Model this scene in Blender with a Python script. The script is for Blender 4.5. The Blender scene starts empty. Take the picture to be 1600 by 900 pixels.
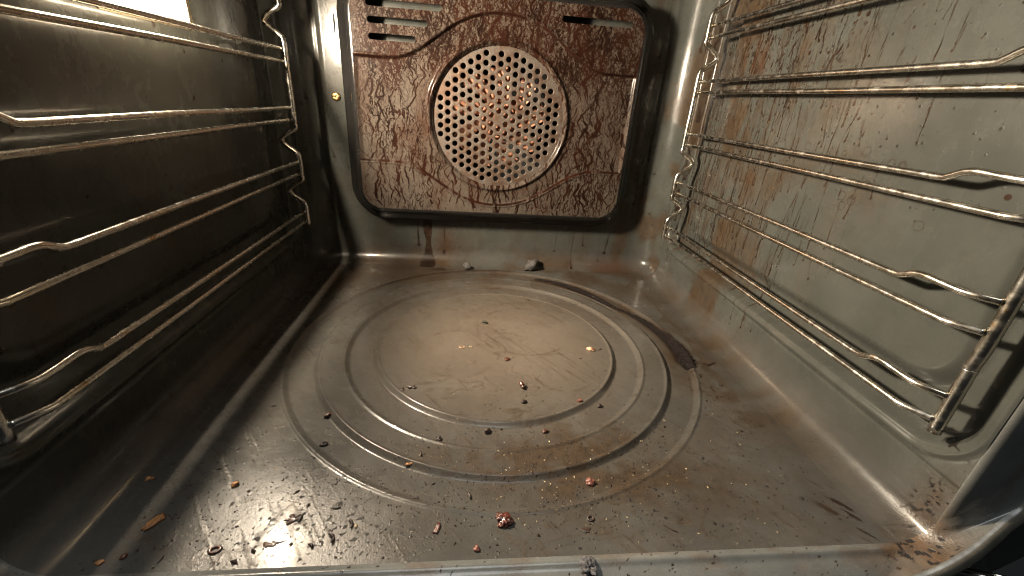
import bpy, bmesh, math, random
import numpy as np
from mathutils import Matrix, Vector

# ------------------------------------------------------------------ camera, world, light, exposure
SC = bpy.context.scene
COL = SC.collection
cam_d = bpy.data.cameras.new('camera')
cam_d.sensor_width = 36.0
cam_d.lens = 657.233 / 1600 * 36.0
cam_d.clip_start = 0.004
cam_d.clip_end = 50
cam = bpy.data.objects.new('camera', cam_d)
COL.objects.link(cam)
_r = Vector((0.9945, -0.0822, 0.0648)); _f = Vector((0.1015, 0.9074, -0.4079)).normalized()
_u = _r.cross(_f).normalized(); _r = _f.cross(_u).normalized()
M = Matrix.Identity(4)
for i in range(3):
    M[i][0] = _r[i]; M[i][1] = _u[i]; M[i][2] = -_f[i]
M[0][3], M[1][3], M[2][3] = -0.0278, 0.0, 0.2135
cam.matrix_world = M
SC.camera = cam

world = bpy.data.worlds.new('World')
SC.world = world
world.use_nodes = True
bg = world.node_tree.nodes['Background']
bg.inputs[0].default_value = (0.92, 0.97, 1.0, 1)
bg.inputs[1].default_value = 0.012

LAMP_STRENGTH = 2450.0
LAMP_COLOUR = (1.0, 0.84, 0.64)
kl = bpy.data.lights.new('kitchen_light', 'AREA')       # the kitchen's ceiling light, behind and above the photographer
kl.shape = 'DISK'; kl.size = 1.1; kl.energy = 22; kl.color = (0.94, 0.99, 1.0)
klo = bpy.data.objects.new('kitchen_light', kl)
COL.objects.link(klo)
klo.location = (-0.05, -0.20, 1.85)
klo.rotation_euler = (Vector((0.05, 0.12, 0.0)) - klo.location).to_track_quat('-Z', 'Y').to_euler()

vs = SC.view_settings
vs.view_transform = 'Standard'; vs.look = 'None'; vs.exposure = 0.0; vs.gamma = 1.0
vs.use_curve_mapping = False
SC.cycles.use_denoising = True
SC.cycles.max_bounces = 10
SC.cycles.diffuse_bounces = 5
SC.cycles.glossy_bounces = 6
SC.cycles.sample_clamp_indirect = 6.0
SC.cycles.caustics_reflective = True
SC.cycles.blur_glossy = 0.6
SC.cycles.filter_width = 1.1

rng = np.random.default_rng(7)
rnd = random.Random(11)

# ------------------------------------------------------------------ numbers of the place (metres, oven floor at z = 0)
HW = 0.232            # half width of the cavity
YF, YB = 0.138, 0.558 # front fold of the floor, back wall
HT = 0.365            # ceiling
RV, RF = 0.034, 0.021 # radius of the upright back corners, of the floor fillet
CX, CY = 0.0, 0.347   # centre of the pressed rings
RINGS = (0.1118, 0.1342, 0.1592, 0.1806)
PY = 0.532            # face of the fan cover
FX, FZ = 0.002, 0.1905

# ------------------------------------------------------------------ small numeric helpers
_T = rng.random((256, 256))
def vnoise(x, y):
    x = np.asarray(x, float); y = np.asarray(y, float)
    xi = np.floor(x).astype(int); yi = np.floor(y).astype(int)
    fx = x - xi; fy = y - yi
    fx = fx * fx * fx * (fx * (fx * 6 - 15) + 10); fy = fy * fy * fy * (fy * (fy * 6 - 15) + 10)
    a = _T[xi & 255, yi & 255]; b = _T[(xi + 1) & 255, yi & 255]
    c = _T[xi & 255, (yi + 1) & 255]; d = _T[(xi + 1) & 255, (yi + 1) & 255]
    return (a * (1 - fx) + b * fx) * (1 - fy) + (c * (1 - fx) + d * fx) * fy
def fbm(x, y, o=4, s=0.0):
    v = 0; a = 0.5; t = 0
    for k in range(o):
        v = v + a * vnoise(x * 2 ** k + 17.3 * k + s, y * 2 ** k + 9.1 * k + s * 1.7); t += a; a *= 0.5
    return v / t
def sst(a, b, x):
    t = np.clip((x - a) / (b - a), 0, 1)
    return t * t * (3 - 2 * t)
def rrect(x, y, x0, x1, y0, y1, r):      # signed distance to a rounded rectangle, inside negative
    qx = np.abs(x - (x0 + x1) / 2) - (x1 - x0) / 2 + r
    qy = np.abs(y - (y0 + y1) / 2) - (y1 - y0) / 2 + r
    return np.hypot(np.maximum(qx, 0), np.maximum(qy, 0)) + np.minimum(np.maximum(qx, qy), 0) - r

# ------------------------------------------------------------------ object helpers
def link(o, parent=None):
    COL.objects.link(o)
    if parent is not None:
        o.parent = parent
    return o
def mesh_obj(name, V, F, mat, parent=None, smooth=True, normals=None, attr=None):
    """V (n,3), F (m,4) or (m,3) or list of such arrays -> one mesh object"""
    me = bpy.data.meshes.new(name)
    V = np.ascontiguousarray(V, np.float32)
    Fs = [np.asarray(f, np.int32) for f in (F if isinstance(F, list) else [F]) if len(f)]
    me.vertices.add(len(V)); me.vertices.foreach_set('co', V.ravel())
    loops = np.concatenate([f.ravel() for f in Fs]).astype(np.int32)
    cnt = np.concatenate([np.full(len(f), f.shape[1], np.int32) for f in Fs])
    st = np.concatenate([[0], np.cumsum(cnt)[:-1]]).astype(np.int32)
    me.loops.add(len(loops)); me.loops.foreach_set('vertex_index', loops)
    me.polygons.add(len(cnt)); me.polygons.foreach_set('loop_start', st)
    me.update(calc_edges=True); me.validate()
    me.polygons.foreach_set('use_smooth', np.full(len(me.polygons), smooth, bool))
    if True:
        if attr is None: attr = np.zeros((len(V), 4))
        a = me.color_attributes.new('grime', 'FLOAT_COLOR', 'POINT')
        A = np.zeros((len(V), 4), np.float32); A[:, :attr.shape[1]] = attr
        a.data.foreach_set('color', A.ravel())
    if normals is not None:
        me.normals_split_custom_set_from_vertices(np.asarray(normals, float))
    me.materials.append(mat)
    return link(bpy.data.objects.new(name, me), parent)
def grid_faces(n, m, flip=False, off=0):
    i = np.arange(n * m).reshape(n, m)
    f = np.stack([i[:-1, :-1], i[1:, :-1], i[1:, 1:], i[:-1, 1:]], -1).reshape(-1, 4)
    return (f[:, ::-1] if flip else f) + off
def grid_normals(P, flip=False):
    a = np.gradient(P, axis=0); b = np.gradient(P, axis=1)
    n = np.cross(a, b); n /= np.linalg.norm(n, axis=-1, keepdims=True) + 1e-12
    return -n if flip else n
def bm_obj(name, bm, mat, parent=None, smooth=True):
    me = bpy.data.meshes.new(name); bm.to_mesh(me); bm.free()
    for p in me.polygons: p.use_smooth = smooth
    if mat is not None: me.materials.append(mat)
    return link(bpy.data.objects.new(name, me), parent)
def tube(pts, r, seg=12, sub=4, closed_ends=True):
    """smooth wire through the points; r number or list -> V, F"""
    P = np.asarray(pts, float); n = len(P)
    R = np.full(n, r, float) if np.isscalar(r) else np.asarray(r, float)
    Q = []; QR = []
    for i in range(n - 1):
        p0 = P[max(i - 1, 0)]; p1 = P[i]; p2 = P[i + 1]; p3 = P[min(i + 2, n - 1)]
        for k in range(sub):
            t = k / sub
            Q.append(0.5 * ((2 * p1) + (-p0 + p2) * t + (2 * p0 - 5 * p1 + 4 * p2 - p3) * t * t + (-p0 + 3 * p1 - 3 * p2 + p3) * t ** 3))
            QR.append(R[i] * (1 - t) + R[i + 1] * t)
    Q.append(P[-1]); QR.append(R[-1]); Q = np.array(Q); QR = np.array(QR)
    T = np.gradient(Q, axis=0); T /= np.linalg.norm(T, axis=1, keepdims=True)
    up = np.array([0.31, 0.17, 0.93]) if abs(T[0] @ np.array([0, 0, 1])) < 0.8 else np.array([1.0, 0.1, 0])
    V = []
    a = np.cross(T[0], up); a /= np.linalg.norm(a)
    th = np.linspace(0, 2 * np.pi, seg, endpoint=False)
    for q, t, rr in zip(Q, T, QR):
        a = a - t * (a @ t); a /= np.linalg.norm(a); b = np.cross(t, a)
        V.append(q + rr * (np.cos(th)[:, None] * a + np.sin(th)[:, None] * b))
    V = np.array(V); m = len(Q)
    i = np.arange(m * seg).reshape(m, seg); j = np.roll(i, -1, 1)
    F = np.stack([i[:-1], j[:-1], j[1:], i[1:]], -1).reshape(-1, 4)
    V = V.reshape(-1, 3)
    V = np.concatenate([V, [Q[0]], [Q[-1]]]); c0 = len(V) - 2
    T0 = np.stack([j[0], i[0], np.full(seg, c0)], -1); T1 = np.stack([i[-1], j[-1], np.full(seg, c0 + 1)], -1)
    return V, [F, np.concatenate([T0, T1])]

# ------------------------------------------------------------------ materials
class NT:
    def __init__(s, name):
        s.m = bpy.data.materials.new(name); s.m.use_nodes = True
        s.t = s.m.node_tree; s.n = s.t.nodes
        s.b = s.n['Principled BSDF']; s.co = s.n.new('ShaderNodeTexCoord').outputs['Object']
    def add(s, ty, ins=None, **kw):
        x = s.n.new(ty)
        for k, v in kw.items(): setattr(x, k, v)
        for k, v in (ins or {}).items():
            if hasattr(v, 'is_linked') and hasattr(v, 'links'): s.t.links.new(v, x.inputs[k])
            else: x.inputs[k].default_value = v
        return x
    def set(s, k, v):
        if hasattr(v, 'links'): s.t.links.new(v, s.b.inputs[k])
        else: s.b.inputs[k].default_value = v
    def map(s, sc, v=None, loc=(0, 0, 0)):
        return s.add('ShaderNodeMapping', {'Vector': v or s.co, 'Scale': sc, 'Location': loc}).outputs[0]
    def noise(s, v, scale, detail=4, rough=0.55, dist=0.0, out='Fac'):
        return s.add('ShaderNodeTexNoise', {'Vector': v, 'Scale': scale, 'Detail': detail, 'Roughness': rough, 'Distortion': dist}).outputs[out]
    def math(s, op, a, b=0.0, c=0.0, clamp=False):
        return s.add('ShaderNodeMath', {0: a, 1: b, 2: c}, operation=op, use_clamp=clamp).outputs[0]
    def rng(s, v, a, b, lo=0.0, hi=1.0, smooth=True):
        return s.add('ShaderNodeMapRange', {'Value': v, 'From Min': a, 'From Max': b, 'To Min': lo, 'To Max': hi},
                     interpolation_type='SMOOTHSTEP' if smooth else 'LINEAR').outputs[0]
    def mix(s, f, a, b):
        x = s.n.new('ShaderNodeMix'); x.data_type = 'RGBA'
        for k, v in ((0, f), (6, a), (7, b)):
            if hasattr(v, 'links'): s.t.links.new(v, x.inputs[k])
            else: x.inputs[k].default_value = v if k == 0 else (*v, 1)[:4]
        return x.outputs[2]
    def bump(s, h, strength, dist, n=None):
        ins = {'Height': h, 'Strength': strength, 'Distance': dist}
        if n is not None: ins['Normal'] = n
        return s.add('ShaderNodeBump', ins).outputs[0]
    def grime(s):
        a = s.n.new('ShaderNodeAttribute'); a.attribute_name = 'grime'
        x = s.n.new('ShaderNodeSeparateColor'); s.t.links.new(a.outputs['Color'], x.inputs[0])
        return x.outputs[0], x.outputs[1], x.outputs[2], a.outputs['Alpha']

def enamel(name, base, base2, rough=(0.22, 0.36), film=(0.085, 0.05, 0.026), drip=(0.010, 0.0052, 0.003), grain=1.0, low=None, ior=1.5, disc=None, spec=0.3, coat=0.0, dark=0.7):
    t = NT(name)
    q = lambda c: tuple(v * dark for v in c)
    base, base2, film = q(base), q(base2), q(film)
    low = (q(low[0]), q(low[1])) if low else None; disc = q(disc) if disc else None
    dr, fi, sp, ru = t.grime()
    dr = t.rng(dr, 0.08, 0.6); sp = t.rng(sp, 0.10, 0.7)
    n1 = t.noise(t.co, 22, 5, 0.6)
    n2 = t.noise(t.co, 160, 4, 0.65)
    n3 = t.noise(t.co, 900, 3, 0.6)
    c = t.mix(t.rng(n1, 0.3, 0.72), base, base2)
    if low is not None:        # the pan and the lower wall share one coat
        z = t.add('ShaderNodeSeparateXYZ', {0: t.co}).outputs[2]
        c = t.mix(t.rng(z, 0.012, 0.045), t.mix(t.rng(n1, 0.3, 0.72), *low), c)
    if disc is not None:       # middle of the pan painted brighter and warmer, fading outwards
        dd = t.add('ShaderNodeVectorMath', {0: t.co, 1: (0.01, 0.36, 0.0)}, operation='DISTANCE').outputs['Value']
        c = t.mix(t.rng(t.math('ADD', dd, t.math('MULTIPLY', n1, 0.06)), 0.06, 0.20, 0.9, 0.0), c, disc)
    c = t.mix(t.math('MULTIPLY', t.rng(n2, 0.45, 0.8), 0.14), c, tuple(v * 0.6 for v in base))
    fcol = t.mix(t.rng(n2, 0.3, 0.75), film, tuple(v * 0.55 for v in film))
    c = t.mix(t.math('MULTIPLY', fi, 0.9, clamp=True), c, fcol)
    c = t.mix(ru, c, (0.046, 0.020, 0.010))
    drip2 = t.mix(t.rng(t.noise(t.co, 55, 3), 0.4, 0.6), drip, (0.021, 0.0115, 0.0065))
    c = t.mix(t.math('MULTIPLY', dr, t.rng(n3, 0.2, 0.6, 0.75, 1.0), clamp=True), c, drip2)
    c = t.mix(sp, c, (0.008, 0.006, 0.005))
    t.set('Base Color', c)
    wipe = t.noise(t.map((28, 90, 40), t.add('ShaderNodeVectorRotate', {'Vector': t.co, 'Angle': 0.6}).outputs[0]), 1.0, 5, 0.7, 0.4)
    r = t.rng(t.math('ADD', t.math('MULTIPLY', t.noise(t.co, 35, 5, 0.65), 0.5), t.math('MULTIPLY', wipe, 0.5)), 0.35, 0.68, rough[0], rough[1])
    r = t.math('ADD', r, t.math('MULTIPLY', fi, 0.10))
    r = t.math('ADD', r, t.math('MULTIPLY', sp, 0.35), clamp=True)
    t.set('Roughness', r)
    t.set('IOR', ior); t.set('Specular IOR Level', spec)
    if coat:
        t.set('Coat Weight', t.math('MULTIPLY', t.math('SUBTRACT', 1.0, t.math('MULTIPLY', sp, 0.8)), coat)); t.set('Coat Roughness', t.rng(n1, 0.3, 0.7, 0.07, 0.16)); t.set('Coat IOR', 1.45)
    h = t.math('ADD', t.math('MULTIPLY', n3, 0.10 * grain), t.math('MULTIPLY', n2, 0.25 * grain))
    h = t.math('ADD', h, t.math('MULTIPLY', t.noise(t.co, 26, 2), 0.8 * grain))
    h = t.math('ADD', h, t.math('MULTIPLY', dr, 0.12))
    h = t.math('ADD', h, t.math('MULTIPLY', sp, 0.35))
    h = t.math('ADD', h, t.math('MULTIPLY', fi, t.math('MULTIPLY', n3, 0.6)))
    t.set('Normal', t.bump(h, 0.6, 0.0007))
    return t.m

G1, G2 = (0.054, 0.057, 0.051), (0.072, 0.075, 0.067)
L1, L2 = (0.064, 0.063, 0.058), (0.086, 0.083, 0.075)
M_WALL = enamel('grey_enamel_wall', G1, G2, (0.20, 0.33), film=(0.066, 0.041, 0.022), low=(L1, L2), spec=0.16, coat=0.32)
M_CEIL = enamel('unseen_dark_ceiling_enamel', (0.020, 0.018, 0.016), (0.032, 0.028, 0.024), (0.3, 0.5), ior=1.4)  # unseen ceiling, coloured dark to cut its bounce onto the left wall
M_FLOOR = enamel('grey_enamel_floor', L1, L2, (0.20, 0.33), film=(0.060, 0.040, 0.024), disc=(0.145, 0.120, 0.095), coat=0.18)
M_DARK = enamel('dark_enamel', (0.02, 0.02, 0.019), (0.03, 0.03, 0.028), (0.25, 0.4))
M_MOUTH = enamel('mouth_enamel', (0.080, 0.083, 0.079), (0.108, 0.110, 0.104), (0.2, 0.32), coat=0.3, dark=1.0)

M_SKIRT = enamel('shadow_black_edge', (0.012, 0.012, 0.012), (0.022, 0.020, 0.018), (0.16, 0.28), coat=0.6)  # dirty skirt, near black: the shadow border round the cover put into its colour
def wire_mat():
    t = NT('stained_chrome')
    n1 = t.noise(t.co, 45, 4, 0.6); n2 = t.noise(t.co, 190, 3, 0.5); n4 = t.noise(t.co, 110, 3, 0.6)
    c = t.mix(t.rng(n1, 0.40, 0.68), (0.66, 0.64, 0.59), (0.58, 0.52, 0.42))
    c = t.mix(t.rng(n4, 0.60, 0.72), c, (0.47, 0.34, 0.20))
    dirt = t.rng(n2, 0.69, 0.78)
    c = t.mix(t.math('MULTIPLY', dirt, 0.75), c, (0.06, 0.036, 0.02))
    t.set('Base Color', c); t.set('Metallic', t.math('SUBTRACT', 1.0, t.math('MULTIPLY', dirt, 0.5)))
    t.set('Roughness', t.rng(n2, 0.35, 0.75, 0.2, 0.34))
    t.set('Normal', t.bump(n2, 0.03, 0.0002))
    return t.m
M_WIRE = wire_mat()

def plate_mat():
    """pale enamel under baked-on grease that ran down in a network of brown runs"""
    t = NT('baked_grease_enamel')
    dr, fi, sp, ru = t.grime()
    big = t.noise(t.map((14, 14, 10)), 1.0, 4, 0.6)
    fine = t.noise(t.map((420, 420, 260)), 1.0, 4, 0.7)
    def worms(sx, sz, w, seed, det=3):
        n = t.noise(t.map((sx, sx, sz), loc=(seed, 0, seed)), 1.0, det, 0.55, 0.6)
        return t.rng(t.math('ABSOLUTE', t.math('SUBTRACT', n, 0.5)), w * 0.35, w, 1.0, 0.0)
    w1 = worms(120, 60, 0.04, 2.0); w2 = worms(240, 170, 0.06, 7.0)
    low = fi                                   # 1 low on the cover, where the runs are long and sparse
    up = t.math('SUBTRACT', 1.0, low, clamp=True)
    z = t.add('ShaderNodeSeparateXYZ', {0: t.co}).outputs[2]
    hi = t.rng(t.math('ADD', z, t.math('MULTIPLY', big, 0.08)), 0.235, 0.285)     # finest mottling near the top
    a = t.math('MULTIPLY', w1, t.rng(big, 0.38, 0.6, 0.15, 0.75))
    a = t.math('MAXIMUM', a, t.math('MULTIPLY', w2, t.math('MULTIPLY', hi, 0.8)))
    a = t.math('MULTIPLY', a, t.rng(fine, 0.22, 0.42, 0.6, 1.0))
    a = t.math('MULTIPLY', a, t.math('SUBTRACT', 1.0, sp, clamp=True))   # sp: wiped or sheltered patches
    a = t.math('MAXIMUM', t.rng(a, 0.1, 0.7), t.rng(dr, 0.1, 0.75))
    spk = t.rng(t.noise(t.map((430, 430, 300)), 1.0, 3, 0.6), 0.54, 0.66)
    a = t.math('MAXIMUM', a, t.math('MULTIPLY', spk, t.rng(big, 0.35, 0.6, 0.35, 0.8)))
    a = t.math('MULTIPLY', a, t.rng(fine, 0.2, 0.5, 0.6, 1.0))
    base = t.mix(t.rng(fine, 0.35, 0.7), (0.066, 0.055, 0.045), (0.046, 0.037, 0.030))
    film = t.mix(t.rng(big, 0.35, 0.65), (0.044, 0.029, 0.021), (0.030, 0.0175, 0.012))
    fm = t.rng(t.noise(t.map((55, 55, 24)), 1.0, 4, 0.65), 0.42, 0.66)
    xq = t.add('ShaderNodeSeparateXYZ', {0: t.co}).outputs[0]
    fm = t.math('MAXIMUM', t.math('MULTIPLY', fm, t.rng(up, 0.0, 1.0, 0.3, 0.5)), t.math('MULTIPLY', t.math('MAXIMUM', hi, t.math('MULTIPLY', t.rng(xq, 0.05, 0.16), up)), t.rng(fine, 0.42, 0.56, 0.15, 0.6)))
    c = t.mix(fm, base, film)
    c = t.mix(t.math('MULTIPLY', t.rng(dr, 0.0, 0.35), 0.45), c, (0.030, 0.018, 0.0125))
    c = t.mix(t.math('MULTIPLY', ru, 0.7), c, (0.034, 0.0165, 0.010))
    brown = t.mix(t.rng(t.noise(t.map((50, 50, 24)), 1.0, 3), 0.4, 0.62), (0.0135, 0.0046, 0.0026), (0.0068, 0.0029, 0.0018))
    c = t.mix(a, c, brown)
    t.set('Base Color', c)
    t.set('Roughness', t.rng(fine, 0.3, 0.7, 0.30, 0.5)); t.set('IOR', 1.4); t.set('Specular IOR Level', 0.06); t.set('Coat Weight', 0.22); t.set('Coat Roughness', 0.10); t.set('Coat IOR', 1.45)
    h = t.math('ADD', t.math('MULTIPLY', a, 0.5), t.math('MULTIPLY', fine, 0.3))
    t.set('Normal', t.bump(h, 0.22, 0.0002))
    return t.m
M_PLATE = plate_mat()

def simple(name, base, rough=0.4, metal=0.0, var=0.4, scale=200, base2=None, bump=0.3, bd=0.0005):
    t = NT(name)
    n = t.noise(t.co, scale, 4, 0.65)
    b2 = base2 or tuple(v * (1 - var) for v in base)
    t.set('Base Color', t.mix(t.rng(n, 0.35, 0.65), base, b2))
    t.set('Roughness', t.rng(n, 0.3, 0.7, max(rough - 0.08, 0.03), min(rough + 0.12, 1)))
    t.set('Metallic', metal)
    if bump: t.set('Normal', t.bump(n, bump, bd))
    return t.m
M_GRILLE = simple('grille_steel', (0.33, 0.28, 0.24), 0.32, 0.8, scale=70, base2=(0.15, 0.095, 0.068))
M_FAN = simple('heat_tinted_fan_steel', (0.40, 0.19, 0.115), 0.6, 0.25, scale=90, base2=(0.26, 0.12, 0.075))
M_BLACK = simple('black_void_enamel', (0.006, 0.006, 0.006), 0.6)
M_BRASS = simple('brass', (0.80, 0.52, 0.20), 0.32, 1.0, scale=300)
M_TRIM = simple('lamp_trim_steel', (0.6, 0.5, 0.34), 0.3, 0.9)
M_RIM = simple('rim_enamel', (0.10, 0.092, 0.074), 0.28, scale=60)
def lamp_mat(name, k):
    t = NT(name)
    t.set('Base Color', (0.9, 0.9, 0.85, 1)); t.set('Emission Color', (*LAMP_COLOUR, 1)); t.set('Roughness', 0.3)
    t.set('Emission Strength', k)
    return t.m
M_LAMP = lamp_mat('lit_lamp_lens_middle', LAMP_STRENGTH)
M_LAMP2 = lamp_mat('lit_lamp_lens_edge', 200.0)
M_LAMP3 = lamp_mat('lit_lamp_lens_border', 1.15)

# ------------------------------------------------------------------ the oven: one thing, everything pressed or screwed to it is a part
oven = link(bpy.data.objects.new('oven', None))
oven['label'] = 'dirty grey enamel oven cavity with pressed rings in its floor and a round fan grille'
oven['category'] = 'oven'

def stamp(img, u, v, r, val=1.0):
    """soft round stamp at fractional grid position (rows u, columns v), radius in cells"""
    k = int(math.ceil(r + 1)); iu, iv = int(round(u)), int(round(v))
    a0, a1 = max(iu - k, 0), min(iu + k + 1, img.shape[0]); b0, b1 = max(iv - k, 0), min(iv + k + 1, img.shape[1])
    if a0 >= a1 or b0 >= b1: return
    A, B = np.ogrid[a0:a1, b0:b1]
    d = np.hypot(A - u, B - v)
    np.maximum(img[a0:a1, b0:b1], val * np.clip((r + 0.5 - d), 0, 1), out=img[a0:a1, b0:b1])
def run_down(img, u, v, length, r, val, cell, wig=0.25, blob=1.6, slant=0.0):
    """a run of grease: starts at (u along the wall, v up), goes down, ends in a drop (all in cells)"""
    n = int(length); s = 0.0
    for i in range(n):
        s = 0.9 * s + rnd.gauss(0, wig * 0.35)
        u += s * 0.6 + slant; v -= 1
        stamp(img, u, v, r * (0.75 + 0.25 * math.sin(i * 0.21)), val * (0.55 + 0.45 * i / n))
    stamp(img, u, v, r * blob, val)

def joint_film(y, side):
    v = 0.15 + (0.75 if side > 0 else 0.35) * sst(0.15, 0.27, y) * sst(0.2, 0.7, fbm(y * 46, 0 * y + 3.0 * side + 5.0, 4, 2.0))
    return v
# --- side walls (with their floor fillet), pressed panels, runs of grease on the right one
def wall_depth(y, z):
    d1 = rrect(y, z, 0.1465, 0.516, 0.053, 0.5, 0.024)
    d2 = rrect(y, z, 0.1665, 0.474, 0.080, 0.47, 0.026)
    dep = 0.0105 * sst(0.0035, -0.0035, d1) - 0.0062 * sst(0.006, -0.006, d2)
    dep += 0.0014 * np.exp(-((d1 - 0.0068) / 0.0022) ** 2) * -1     # a raised bead along the pressed edge
    dep += 0.0006 * np.exp(-((z - 0.0405 - 0.012 * (y - 0.14)) / 0.0012) ** 2) * sst(0.41, 0.36, y)   # seam above the fillet
    return dep
def side_wall(sign, pitch):
    ys = np.arange(YF, YB - RV + 1e-6, pitch); ys = np.append(ys, YB - RV) if ys[-1] < YB - RV - 1e-5 else ys
    th = np.linspace(0, math.pi / 2, 15)
    zs = np.arange(RF, HT, pitch)[1:]
    d = np.concatenate([[RF + 0.004], RF - RF * np.sin(th), np.zeros(len(zs))])
    z = np.concatenate([[-0.0008], RF - RF * np.cos(th), zs])
    Yg, Zg = np.meshgrid(ys, z, indexing='ij'); Dg = np.broadcast_to(d, Yg.shape)
    warp = 0.0009 * (fbm(Yg * 9, Zg * 9, 2, 3.0 + sign) - 0.5) * sst(0.03, 0.09, Zg)
    X = HW - Dg + wall_depth(Yg, Zg) * sst(0.02, 0.03, Zg) + warp
    P = np.stack([sign * X, Yg, Zg], -1)
    N = grid_normals(P, flip=sign > 0)
    ca = np.zeros((*Yg.shape, 4))
    if sign > 0:
        img = np.zeros(Yg.shape); spt = np.zeros(Yg.shape)
        nz0 = 16
        def U(y): return (y - YF) / pitch
        def Vv(zv): return nz0 + (zv - RF) / pitch
        for _ in range(440):                                        # long runs, mostly towards the back
            y = 0.525 - abs(rnd.gauss(0, 0.115)); z0 = rnd.uniform(0.12, 0.33)
            if y < 0.24: continue
            run_down(img, U(y), Vv(z0), rnd.uniform(0.015, 0.095) / pitch, rnd.uniform(0.5, 1.0), rnd.uniform(0.5, 1.0), pitch, slant=rnd.uniform(-.05, .05))
        for _ in range(85):                                         # pale brown thin ones low at the back
            y = rnd.uniform(0.30, 0.52); z0 = rnd.uniform(0.07, 0.17)
            run_down(img, U(y), Vv(z0), rnd.uniform(0.02, 0.06) / pitch, rnd.uniform(0.7, 1.1), rnd.uniform(0.35, 0.7), pitch)
        for _ in range(1250):                                        # splashes that ran a few millimetres
            y = rnd.choice([rnd.uniform(0.17, 0.50), 0.50 - abs(rnd.gauss(0, 0.10))]); z0 = 0.36 - abs(rnd.gauss(0, 0.085))
            if z0 < 0.165 or (y < 0.26 and rnd.random() < 0.35): continue
            run_down(img, U(y), Vv(z0), rnd.choice([1, 1, 1, 2, 2, 3, 3, 4, 5, 7, 9, 16, 26]), rnd.choice([0.4, 0.5, 0.7, 0.9, 1.3]) * rnd.uniform(0.8, 1.2), rnd.uniform(0.6, 1.0), pitch, wig=0.9, blob=rnd.uniform(0.9, 1.5), slant=rnd.gauss(0.03, 0.14))
        for _ in range(170):
            stamp(spt, U(rnd.uniform(0.19, 0.42)), Vv(rnd.uniform(0.15, 0.30)), rnd.uniform(0.4, 1.3), rnd.uniform(0.5, 1))
        fk = sst(0.60, 0.66, fbm(Yg * 420, Zg * 230, 3, 12.0)) * sst(0.20, 0.29, Zg + 0.05 * fbm(Yg * 20, Zg * 20, 2, 1.0)) * sst(0.22, 0.36, Yg) * sst(0.35, 0.6, fbm(Yg * 30, Zg * 24, 3, 15.0))
        img = np.maximum(img, 0.5 * fk)
        for _ in range(16):                                         # baked drops with a ring
            y, z0 = rnd.uniform(0.22, 0.36), rnd.uniform(0.155, 0.20)
            R = rnd.uniform(2.5, 4.5)
            for a in range(40): stamp(img, U(y) + R * math.cos(a * .157), Vv(z0) + R * math.sin(a * .157), 0.5, 0.6)
        back = sst(0.22, 0.45, Yg)
        film = fbm(Yg * 38, Zg * 16, 5, 2.2); film2 = fbm(Yg * 90, Zg * 22, 4, 5.2)
        fl = 0.85 * back * sst(0.44, 0.70, film) + 0.5 * back * sst(0.5, 0.8, film2)
        for (y, z0, ry, rz, a) in ((0.303, 0.195, 0.035, 0.022, .55), (0.345, 0.178, 0.03, 0.02, .5), (0.41, 0.15, 0.04, 0.03, .6), (0.22, 0.165, 0.03, 0.013, .5), (0.45, 0.225, 0.05, 0.05, .5), (0.47, 0.30, 0.05, 0.05, 0.5), (0.27, 0.17, .03, .012, .4)):
            g = np.exp(-((Yg - y) / ry) ** 2 - ((Zg - z0) / rz) ** 2)
            fl = fl + a * g * sst(0.35, 0.65, fbm(Yg * 60, Zg * 50, 4, y * 40))
        lo = sst(0.020, 0.0, Zg)
        fl = fl * (1 - lo) + joint_film(Yg, 1) * lo                     # grease in the fillet
        fl = fl + 0.8 * np.exp(-((Zg - 0.058) / 0.006) ** 2) * sst(0.30, 0.5, Yg) * sst(0.4, 0.6, fbm(Yg * 80, Zg * 80, 3, 7.7))
        cor = np.exp(-((Yg - 0.142) / 0.012) ** 2 - ((Zg - 0.022) / 0.02) ** 2)
        fl = fl + cor * (0.4 + fbm(Yg * 150, Zg * 120, 4, 4.4))
        spt = np.maximum(spt, 0.75 * sst(0.56, 0.74, fbm(Yg * 420, Zg * 520, 4, 6.6)) * np.clip(cor * 1.6, 0, 1))
        spt = np.maximum(spt, 0.8 * sst(0.60, 0.70, fbm(Yg * 300, Zg * 500, 3, 1.6)) * np.exp(-((Zg - 0.060 + 0.1 * np.abs(Yg - 0.156)) / 0.004) ** 2 - ((Yg - 0.156) / 0.016) ** 2))
        ru = np.zeros(Yg.shape)
        for (y, z0, ry, rz, a) in ((0.437, 0.262, 0.012, 0.017, 1.0), (0.418, 0.263, 0.007, 0.016, 0.9), (0.452, 0.258, .01, .012, .7), (0.41, 0.15, 0.03, 0.022, .35), (0.46, 0.14, .02, .03, .3)):
            ru = np.maximum(ru, a * np.exp(-((Yg - y) / ry) ** 2 - ((Zg - z0) / rz) ** 2) * sst(0.38, 0.62, fbm(Yg * 190, Zg * 60, 4, y * 9)))
        ca[..., 0] = img; ca[..., 1] = np.clip(fl, 0, 1); ca[..., 2] = spt; ca[..., 3] = np.clip(ru, 0, 0.9)
    else:
        fl = 0.5 * sst(0.5, 0.75, fbm(Yg * 20, Zg * 12, 4, 8.0))
        lo = sst(0.020, 0.0, Zg); fl = fl * (1 - lo) + joint_film(Yg, -1) * lo
        img = np.zeros(Yg.shape)
        for _ in range(120):
            y = rnd.uniform(0.16, 0.50); z0 = rnd.uniform(0.08, 0.34)
            run_down(img, (y - YF) / pitch, 16 + (z0 - RF) / pitch, rnd.choice([1, 1, 2, 3, 5, 9, 18]), rnd.uniform(0.3, 0.7), rnd.uniform(0.4, 0.9), pitch)
        ca[..., 0] = img
        ca[..., 1] = fl
    n, m = Yg.shape
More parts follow.
